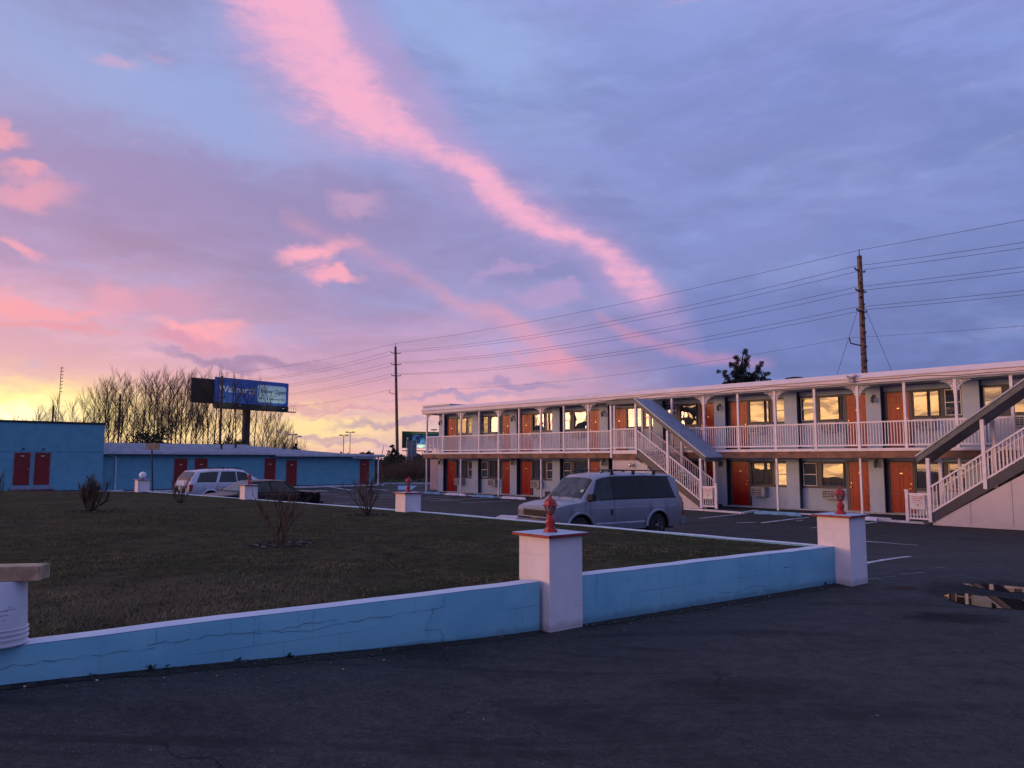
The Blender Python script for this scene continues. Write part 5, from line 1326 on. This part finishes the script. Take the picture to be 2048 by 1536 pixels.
zz0, zz1 = at(823, 920, 110).z+.7, at(823, 881, 110).z+.7
MB().box(-.62, .62, 0, .05, zz0, zz1).build('panel', mat('sign_back', (.10, .14, .17), .5), t)
for i, x in enumerate((-.72, .66)): MB().tube([(x-.05, .08, 0), (x+.0, .08, zz1+.1)], .05, 6).build('post', STEEL, t)
st2 = MB()
for z in (.25, .55, .8): st2.box(-.62, .62, -.02, -.002, zz0+(zz1-zz0)*z, zz0+(zz1-zz0)*z+.04)
st2.box(-.03, .03, -.03, -.021, zz0, zz1); st2.build('stiffener', STEEL, t)
# far car-park lights
llab = ['double-headed car park light far off, right of the billboard', 'single car park light just right of the double one near the billboard', 'car park light, left one of the pair right of the blue wing roof', 'tallest car park light between the billboard and the leaning pole']
for i, (px, py, two) in enumerate([(585.5, 869.5, 1), (594, 873.5, 0), (687.5, 871, 1), (700.5, 865, 1)]):
    p = at(px, py, 200)
    t = thing('car_park_light', llab[i], 'street lamp', (p.x, p.y, -.7), 0, 'far car park lights'); H = p.z+.7
    MB().tube([(0, 0, 0), (0, 0, H)], .10, 6).build('pole', GREYT, t)
    for sg in ((-1, 1) if two else (1,)):
        MB().bar((0, 0, H), (sg*.9, 0, H+.02), .12, .12).build('arm', GREYT, t); MB().box(sg*.75-.42, sg*.75+.42, -.2, .2, H-.05, H+.22).build('lamp_head', BLACKM, t)
p = at(868, 860, 260); t = thing('car_park_light', 'dark light head showing just above the green-topped billboard', 'street lamp', (p.x, p.y, -.7), 0, 'far car park lights')
MB().tube([(0, 0, 0), (0, 0, p.z+.7)], .1, 6).build('pole', GREYT, t); MB().box(-1, 1, -.2, .2, p.z+.6, p.z+.95).build('lamp_head', BLACKM, t)
# radio mast
p = at(119, 800, 260); tp = at(121, 734, 260)
t = thing('radio_mast', 'thin antenna mast standing above the bare trees at the left', 'mast', (p.x, p.y, -.7)); H = tp.z+.7
MB().tube([(-.25, 0, 0), (0, 0, H)], .11, 5).build('mast', GREYT, t)
an = MB()
for i in range(8): an.bar((-.1, 0, H-.4-i*1.15), (.75, 0, H-.3-i*1.15), .18, .22)
an.build('antenna', GREYT, t)
for i, (px, y0, Y, arms, lb) in enumerate([(107, 812, 120, 0, 'small bare utility pole among the leftmost trees'), (241, 788, 110, 1, 'small utility pole with crossarms among the bare trees')]):
    p = at(px, y0, Y); t = thing('utility_pole', lb, 'utility pole', (p.x, p.y, -.7)); H = p.z+.7
    MB().tube([(0, 0, 0), (0, 0, H)], .15, 8).build('pole', POLEW, t)
    if arms:
        for z in (H-.9, H-2.6): MB().bar((-.9, 0, z), (.9, 0, z), .1, .1).build('crossarm', POLEW, t)

# ------------------------------------------------------------------ trees
def limb(mb, p, d, L, r, rs, depth, gens, kids, spread, up=.25, sides=(5, 4, 3, 3)):
    n_ = max(2, int(3-depth*.5)); pts = [p]; rr = [r]; q_ = p; dd = d.copy()
    for i in range(n_):
        dd = (dd+Vector((rs.uniform(-.16, .16), rs.uniform(-.16, .16), rs.uniform(-.05, .12)+up*.2))).normalized()
        q_ = q_+dd*(L/n_); pts.append(q_); rr.append(r*(1-.72*(i+1)/n_))
    mb.tube(pts, rr, sides[min(depth, 3)], False)
    if depth >= gens: return
    k = kids[depth]
    for i in range(k):
        f = .22+.76*(i+rs.random())/k; idx = min(n_-1, int(f*n_)); t = f*n_-idx; b = pts[idx].lerp(pts[idx+1], t); dr = (pts[idx+1]-pts[idx]).normalized()
        az_ = rs.uniform(0, 2*PI); o = dr.orthogonal().normalized(); o.rotate(Matrix.Rotation(az_, 3, dr))
        nd = (dr*math.cos(spread)+o*math.sin(spread)*rs.uniform(.6, 1.2)+Vector((0, 0, up))).normalized()
        rad = r*(1-.72*f)*.55
        limb(mb, b, nd, L*rs.uniform(.36, .58)*(1-f*.35), max(rad, .0075*L/5), rs, depth+1, gens, kids, spread, up, sides)
def bare_tree(seed, H, lean=0.0, dense=1.0):
    rs = random.Random(seed); tr = MB(); cr = MB(); r = H*.0085+.02
    pts = []; q_ = Vector((0, 0, 0)); n_ = 7
    fork = rs.uniform(.35, .6)
    for i in range(n_+1):
        pts.append(q_.copy()); q_ = q_+Vector((rs.uniform(-.22, .22)+lean*.4, rs.uniform(-.2, .2), H/n_))
    rr = [r*(1-.80*i/n_) for i in range(n_+1)]
    tr.tube(pts, rr, 6)
    k = int(30*dense)
    for i in range(k):
        f = .30+.68*(i+rs.random())/k; idx = min(n_-1, int(f*n_)); b = pts[idx].lerp(pts[idx+1], f*n_-idx)
        a = rs.uniform(0, 2*PI); up = rs.uniform(.9, 1.7); nd = Vector((math.cos(a)+lean, math.sin(a)*.9, up)).normalized()
        limb(cr, b, nd, H*(.38-.20*f)*rs.uniform(.7, 1.2), max(.036, rr[idx]*.5), rs, 1, 3, (0, 9, 7), .55, .34)
    return tr.mesh('trunk', BARK, 60), cr.mesh('crown', TWIG)
VARL = [bare_tree(300+i, 14.0, .04, .45) for i in range(2)]
VAR = [bare_tree(100+i, 14.0, (0, .05, -.06, .1, 0, .03, -.03, .42)[i], (1.2, 1.2, 1, 1.1, .9, 1.2, 1, 1)[i]) for i in range(8)]
rt = random.Random(11)
def top_at(px):
    T = [(-20, 835), (60, 825), (98, 772), (125, 815), (155, 778), (200, 760), (225, 747), (270, 744), (330, 738), (380, 740), (440, 742), (500, 756), (530, 790), (560, 830), (600, 862)]
    for (a, ya), (b, yb) in zip(T[:-1], T[1:]):
        if a <= px <= b: return ya+(yb-ya)*(px-a)/(b-a)
    return 850
pos = []
px = -10
while px < 590:
    pos.append(px); px += rt.uniform(8, 15) if px > 190 else rt.uniform(13, 24)
words = ['thin bare', 'slender bare', 'spindly leafless', 'leafless upright', 'fine-twigged bare', 'tall leafless']
for i, px in enumerate(pos):
    Y = rt.uniform(98, 130); p = at(px+rt.uniform(-3, 3), 918, Y); ty = top_at(px)+rt.uniform(0, 26)*(1 if rt.random() < .6 else .2); tz_ = at(px, ty, Y).z+.7
    v = VAR[rt.randrange(7)] if px < 425 else (VARL[rt.randrange(2)] if px < 505 else VAR[7])
    where = 'standing above the tall blue block' if px < 205 else ('behind the low blue wing, left of the billboard' if px < 395 else ('in front of the blue billboard' if px < 500 else 'leaning right of the billboard column'))
    t = thing('bare_tree', '%s tree %s' % ('leafless', where), 'tree', (p.x, p.y, -.7), rt.uniform(-.5, .5) if px > 500 else rt.uniform(0, 6.28), 'bare trees %s' % where)
    s_ = tz_/15.3; t.scale = (s_*rt.uniform(.8, 1.05),)*2+(s_,)
    for m_, nm in zip(v, ('trunk', 'crown')):
        o = D.objects.new(nm, m_); C.objects.link(o); o.parent = t
# undergrowth behind the blue wing
def clump(mb, c, r, k, rs, sz, flat=1.0):
    for _ in range(k):
        d = Vector((rs.gauss(0, 1), rs.gauss(0, 1), rs.gauss(0, 1))).normalized()*r*(rs.random()**.45); d.z *= flat; p_ = Vector(c)+d
        a = Vector((rs.uniform(-1, 1), rs.uniform(-1, 1), rs.uniform(-1, 1))).normalized()*sz*rs.uniform(.5, 1.3); b = a.orthogonal().normalized()*sz*rs.uniform(.3, .8)
        mb.q(p_-a, p_-b, p_+a, p_+b)
def conifer(H, Rb, seed, label, loc, ragged=.25, leaf=.14, dens=1.0, group=None, z0=.06):
    rs = random.Random(seed); t = thing('evergreen_tree', label, 'tree', loc, 0, group)
    MB().tube([(0, 0, 0), (0, 0, H*.9)], [H*.022+.03, .03], 7).build('trunk', BARK, t)
    c = MB(); lay = int(H*3.2)
    for i in range(lay):
        f = i/lay; z = H*(z0+(1-z0)*f); R_ = Rb*(1-f)**.8*rs.uniform(1-ragged, 1+ragged)
        for j in range(max(4, int(9*(1-f)+4))):
            a = rs.uniform(0, 2*PI); q_ = rs.uniform(.35, 1)*R_; clump(c, (q_*math.cos(a), q_*math.sin(a), z+rs.uniform(-.1, .1)-q_*.12), max(.12, R_*.34), int(16*dens), rs, leaf, .6)
    c.build('crown', EVER, t); return t
p = at(785, 918, 82); conifer(at(785, 886, 82).z+.7, 1.75, 3, 'dark conical conifer left of the leaning utility pole', (p.x, p.y, -.7), .18, .13, 1.3)
for px, py, Y, rb, lb in [(590, 886, 120, 1.9, 'dark scrubby evergreen right of the billboard column'), (640, 907, 150, 1.8, 'small evergreen showing over the blue wing roof, below the car park lights'), (710, 906, 140, 1.4, 'small evergreen over the blue wing roof, near the tallest car park light'), (660, 914, 150, 2.2, 'low dark evergreen just above the blue wing roof'),
                          (509, 905, 105, 1.3, 'small dark evergreen at the foot of the leaning bare trees'), (736, 912, 130, 1.3, 'tiny evergreen near the right end of the blue wing roof')]:
    p = at(px, 918, Y); conifer(at(px, py, Y).z+.7, rb, int(px), lb, (p.x, p.y, -.7), .4, .22, .8)
# round-headed dark evergreens in the trees
for (px, py, Y, R_, lb, sd0) in [(300, 850, 95, 2.7, 'broad round dark evergreen behind the low blue wing', 5), (462, 872, 112, 2.6, 'low dark evergreen behind the wing, below the billboard', 6)]:
    p = at(px, 918, Y); H = at(px, py, Y).z+.7; rs = random.Random(sd0)
    t = thing('evergreen_tree', lb, 'tree', (p.x, p.y, -.7)); MB().tube([(0, 0, 0), (0, 0, H*.8)], [.2, .06], 7).build('trunk', BARK, t)
    c = MB()
    for _ in range(80):
        d = Vector((rs.gauss(0, 1), rs.gauss(0, 1), rs.gauss(0, 1))).normalized()*rs.random()**.5; clump(c, (d.x*R_, d.y*R_, H-R_*.9+d.z*R_*.9), .65, 38, rs, .15)
    c.build('crown', EVER, t)
# evergreen behind the motel roof: twin leaders with open tufts
p = at(1493, 760, 60); rs = random.Random(21)
t = thing('evergreen_tree', 'dark ragged cedar rising above the middle of the motel roof', 'tree', (p.x, p.y, -.7))
TW = MB(); FO = MB()
def Lp(x, y): q_ = at(x, y, 60); return Vector((q_.x-p.x, 0, q_.z+.7))
TW.tube([(0, 0, 0), Lp(1490, 790), Lp(1480, 745), Lp(1487, 704)], [.22, .18, .10, .03], 7)
TW.build('trunk', BARK, t)
br_ = MB()
tips = [(1487, 704, 1490, 745), (1470, 716, 1482, 755), (1459, 728, 1480, 768), (1446, 742, 1478, 775), (1446, 765, 1475, 778), (1457, 748, 1480, 765), (1499, 722, 1485, 755), (1533, 724, 1505, 770), (1541, 744, 1505, 775), (1524, 738, 1500, 770), (1512, 750, 1495, 770), (1538, 763, 1500, 780), (1475, 738, 1482, 760), (1503, 745, 1490, 765), (1465, 760, 1480, 775), (1520, 765, 1500, 780), (1490, 758, 1488, 790), (1455, 775, 1480, 790), (1530, 778, 1500, 795)]
for tx, ty, bx, by in tips:
    a, b = Lp(bx, by), Lp(tx, ty); yy = rs.uniform(-1.3, 1.3); b.y = yy; a.y = yy*.25; br_.tube([a, a.lerp(b, .5)+Vector((0, 0, -.08)), b], [.05, .035, .012], 4)
    for j in range(9):
        q_ = a.lerp(b, .25+.75*j/8); clump(FO, q_+Vector((rs.uniform(-.22, .22), rs.uniform(-.3, .3), rs.uniform(-.12, .12))), .32-.014*j, 80, rs, .07, .8)
br_.build('limbs', BARK, t); FO.build('crown', EVER, t)
rv = MB(); a = at(1590, 758, 36); rv.lathe([(.30, -.4), (.30, 0), (.36, .04), (.34, .12), (.1, .16)], 10); o = rv.build('roof_vent', DARKM, None, 40); o.parent = motel
o.location = (23.6, 3.2, 5.92); o.scale = (1.25, 1, 1)
# brush and rough grass past the end of the blue wing
rs = random.Random(31); bm_ = MB()
for _ in range(330):
    px = rs.uniform(748, 900); Y = rs.uniform(74, 96); q_ = at(px, 918, Y); h = rs.uniform(1.2, 2.9)*(1.0 if px > 800 else .8)
    for _k in range(7):
        a = Vector((q_.x+rs.uniform(-.4, .4), q_.y, -.7)); b = a+Vector((rs.gauss(0, .45), rs.gauss(0, .4), h*rs.uniform(.5, 1))); m_ = a.lerp(b, .5)+Vector((rs.gauss(0, .15), 0, 0)); bm_.tube([a, m_, b], [.022, .016, .006], 3, False)
        for _t in range(4):
            s0 = m_.lerp(b, rs.random()); bm_.tube([s0, s0+Vector((rs.gauss(0, .3), rs.gauss(0, .3), rs.uniform(.1, .45)))], [.010, .004], 3, False)
kind(bm_.build('brush', TWIG), 'stuff')
bg2 = MB()
for _ in range(700):
    px = rs.uniform(735, 880); Y = rs.uniform(69, 80); q_ = at(px, 918, Y); clump(bg2, (q_.x, q_.y, -.65), .4, 6, rs, .11, .7)
kind(bg2.build('rough_grass', mat('rough_grass', (.085, .075, .035), .95, var=.3, vs=.6)), 'stuff')
dk_ = MB()
for _ in range(90):
    px = rs.uniform(742, 800); Y = rs.uniform(84, 92); q_ = at(px, 918, Y); clump(dk_, (q_.x, q_.y, rs.uniform(-.5, .9)), .8, 40, rs, .16)
for _ in range(70):
    px = rs.uniform(835, 900); Y = rs.uniform(90, 100); q_ = at(px, 918, Y); clump(dk_, (q_.x, q_.y, rs.uniform(-.4, 1.9)), .8, 40, rs, .16)
kind(dk_.build('dark_undergrowth', EVER), 'stuff')
uw = MB()
for _ in range(900):
    px = rs.uniform(-60, 600); Y = rs.uniform(96, 120); q_ = at(px, 918, Y)
    for _k in range(5):
        a = Vector((q_.x, q_.y, -.7)); b = a+Vector((rs.gauss(0, .9), rs.gauss(0, .6), rs.uniform(2.2, 5.2))); uw.tube([a, a.lerp(b, .5)+Vector((rs.gauss(0, .2), 0, 0)), b], [.03, .02, .008], 3, False)
kind(uw.build('undergrowth', TWIG), 'stuff')
# far tree line on the horizon
fw = MB()
for i in range(900):
    a = math.radians(rs.uniform(-75, 75)); R_ = rs.uniform(420, 520); x, y = math.sin(a)*R_, math.cos(a)*R_; clump(fw, (x, y, rs.uniform(0, 3.2)), 4.5, 9, rs, 2.2, .6)
kind(fw.build('distant_woods', mat('distant_woods', (.035, .032, .035), .95)), 'stuff')
o = MB().box(-14.5, 8, 66.9, 67.05, -.75, -.55).build('far_kerb', mat('kerb_concrete', (.5, .5, .52), .8)); tag(o, 'pale kerb at the far end of the car park, before the rough grass', 'kerb')
lp_ = at(748, 915, 66); pts = [Vector((0, 0, 0)), Vector((.5, 0, 1.2)), Vector((.9, 0, 3.2))]
o = MB().tube([(0, 0, 0), (.35, 0, 1.6), (.75, 0, 3.3)], [.06, .05, .02], 5).build('bare_sapling', BARK); o.location = (at(750, 918, 66).x, 66, -.7); tag(o, 'single leaning bare stem at the right end of the blue wing', 'tree')

# ------------------------------------------------------------------ bare shrubs on the lawn
def shrub(seed, px, base, Y, H, Wd, label, stems, kids, spread, up, r=.011, mulch=True, wob=.18):
    p = at(px, base, Y); z = lz(p.x, Y); rs = random.Random(seed)
    t = thing('bare_shrub', label, 'shrub', (p.x, Y, z), 0, 'leafless shrubs on the lawn'); st = MB(); tw = MB()
    for i in range(stems):
        a = 2*PI*(i+rs.random()*.6)/stems; out = rs.uniform(.25, 1)
        q_ = Vector((math.cos(a)*.03, math.sin(a)*.03, -.02)); d = Vector((math.cos(a)*Wd/H*out, math.sin(a)*Wd/H*out*.8, 1)).normalized(); L = H*rs.uniform(.75, 1.05)*d.length
        pts = [q_]; n_ = 5
        for j in range(n_):
            d = (d+Vector((rs.gauss(0, wob), rs.gauss(0, wob), .12))).normalized(); q_ = q_+d*L/n_; pts.append(q_)
        rr = [r*(1-.75*j/n_) for j in range(n_+1)]; st.tube(pts, rr, 5)
        for k in range(kids):
            f = .3+.7*rs.random(); idx = min(n_-1, int(f*n_)); b = pts[idx].lerp(pts[idx+1], f*n_-idx); dr = (pts[idx+1]-pts[idx]).normalized(); o = dr.orthogonal().normalized(); o.rotate(Matrix.Rotation(rs.uniform(0, 6.28), 3, dr))
            limb(tw, b, (dr+o*spread+Vector((0, 0, up))).normalized(), H*rs.uniform(.18, .38)*(1.2-f*.5), r*.45, rs, 1, 2, (0, 4), .55, up, (4, 3, 3, 3))
    st.build('stems', BARK, t); tw.build('twigs', TWIG, t)
    if mulch:
        m_ = MB()
        for _ in range(150):
            a = rs.uniform(0, 2*PI); q_ = rs.uniform(.18, .36)*(1+Wd*.4); s_ = rs.uniform(.008, .026); m_.mi = 0 if rs.random() < .85 else 1
            x, y = math.cos(a)*q_, math.sin(a)*q_; m_.box(x-s_, x+s_, y-s_*.7, y+s_*.7, -.01, s_*.8)
        o = m_.build('mulch', [mat('mulch_dark', (.03, .024, .02), .95), mat('stone', (.16, .15, .14), .9)]); o.location = (p.x, Y, z); kind(o, 'stuff')
    return t
shrub(1, 180, 1022, 16.7, .70, .62, 'dense twiggy clipped bare shrub at the left of the lawn', 16, 26, .6, .3, .014)
shrub(2, 360, 1001, 20.9, .62, .44, 'bare shrub in front of the tail of the silver suv', 11, 16, .6, .3, .011, False)
shrub(3, 562, 1093, 9.95, .82, .42, 'nearest open-branched bare shrub, in front of the black sedan', 9, 14, .55, .3, .009, True, .24)
shrub(4, 735, 1029, 15.5, .80, .48, 'open vase-shaped bare shrub left of the far pillar', 15, 9, .5, .35, .011)
shrub(5, -12, 990, 22.5, .85, .55, 'bare shrub cut off by the left edge of the lawn', 12, 14, .6, .3, .012, False)
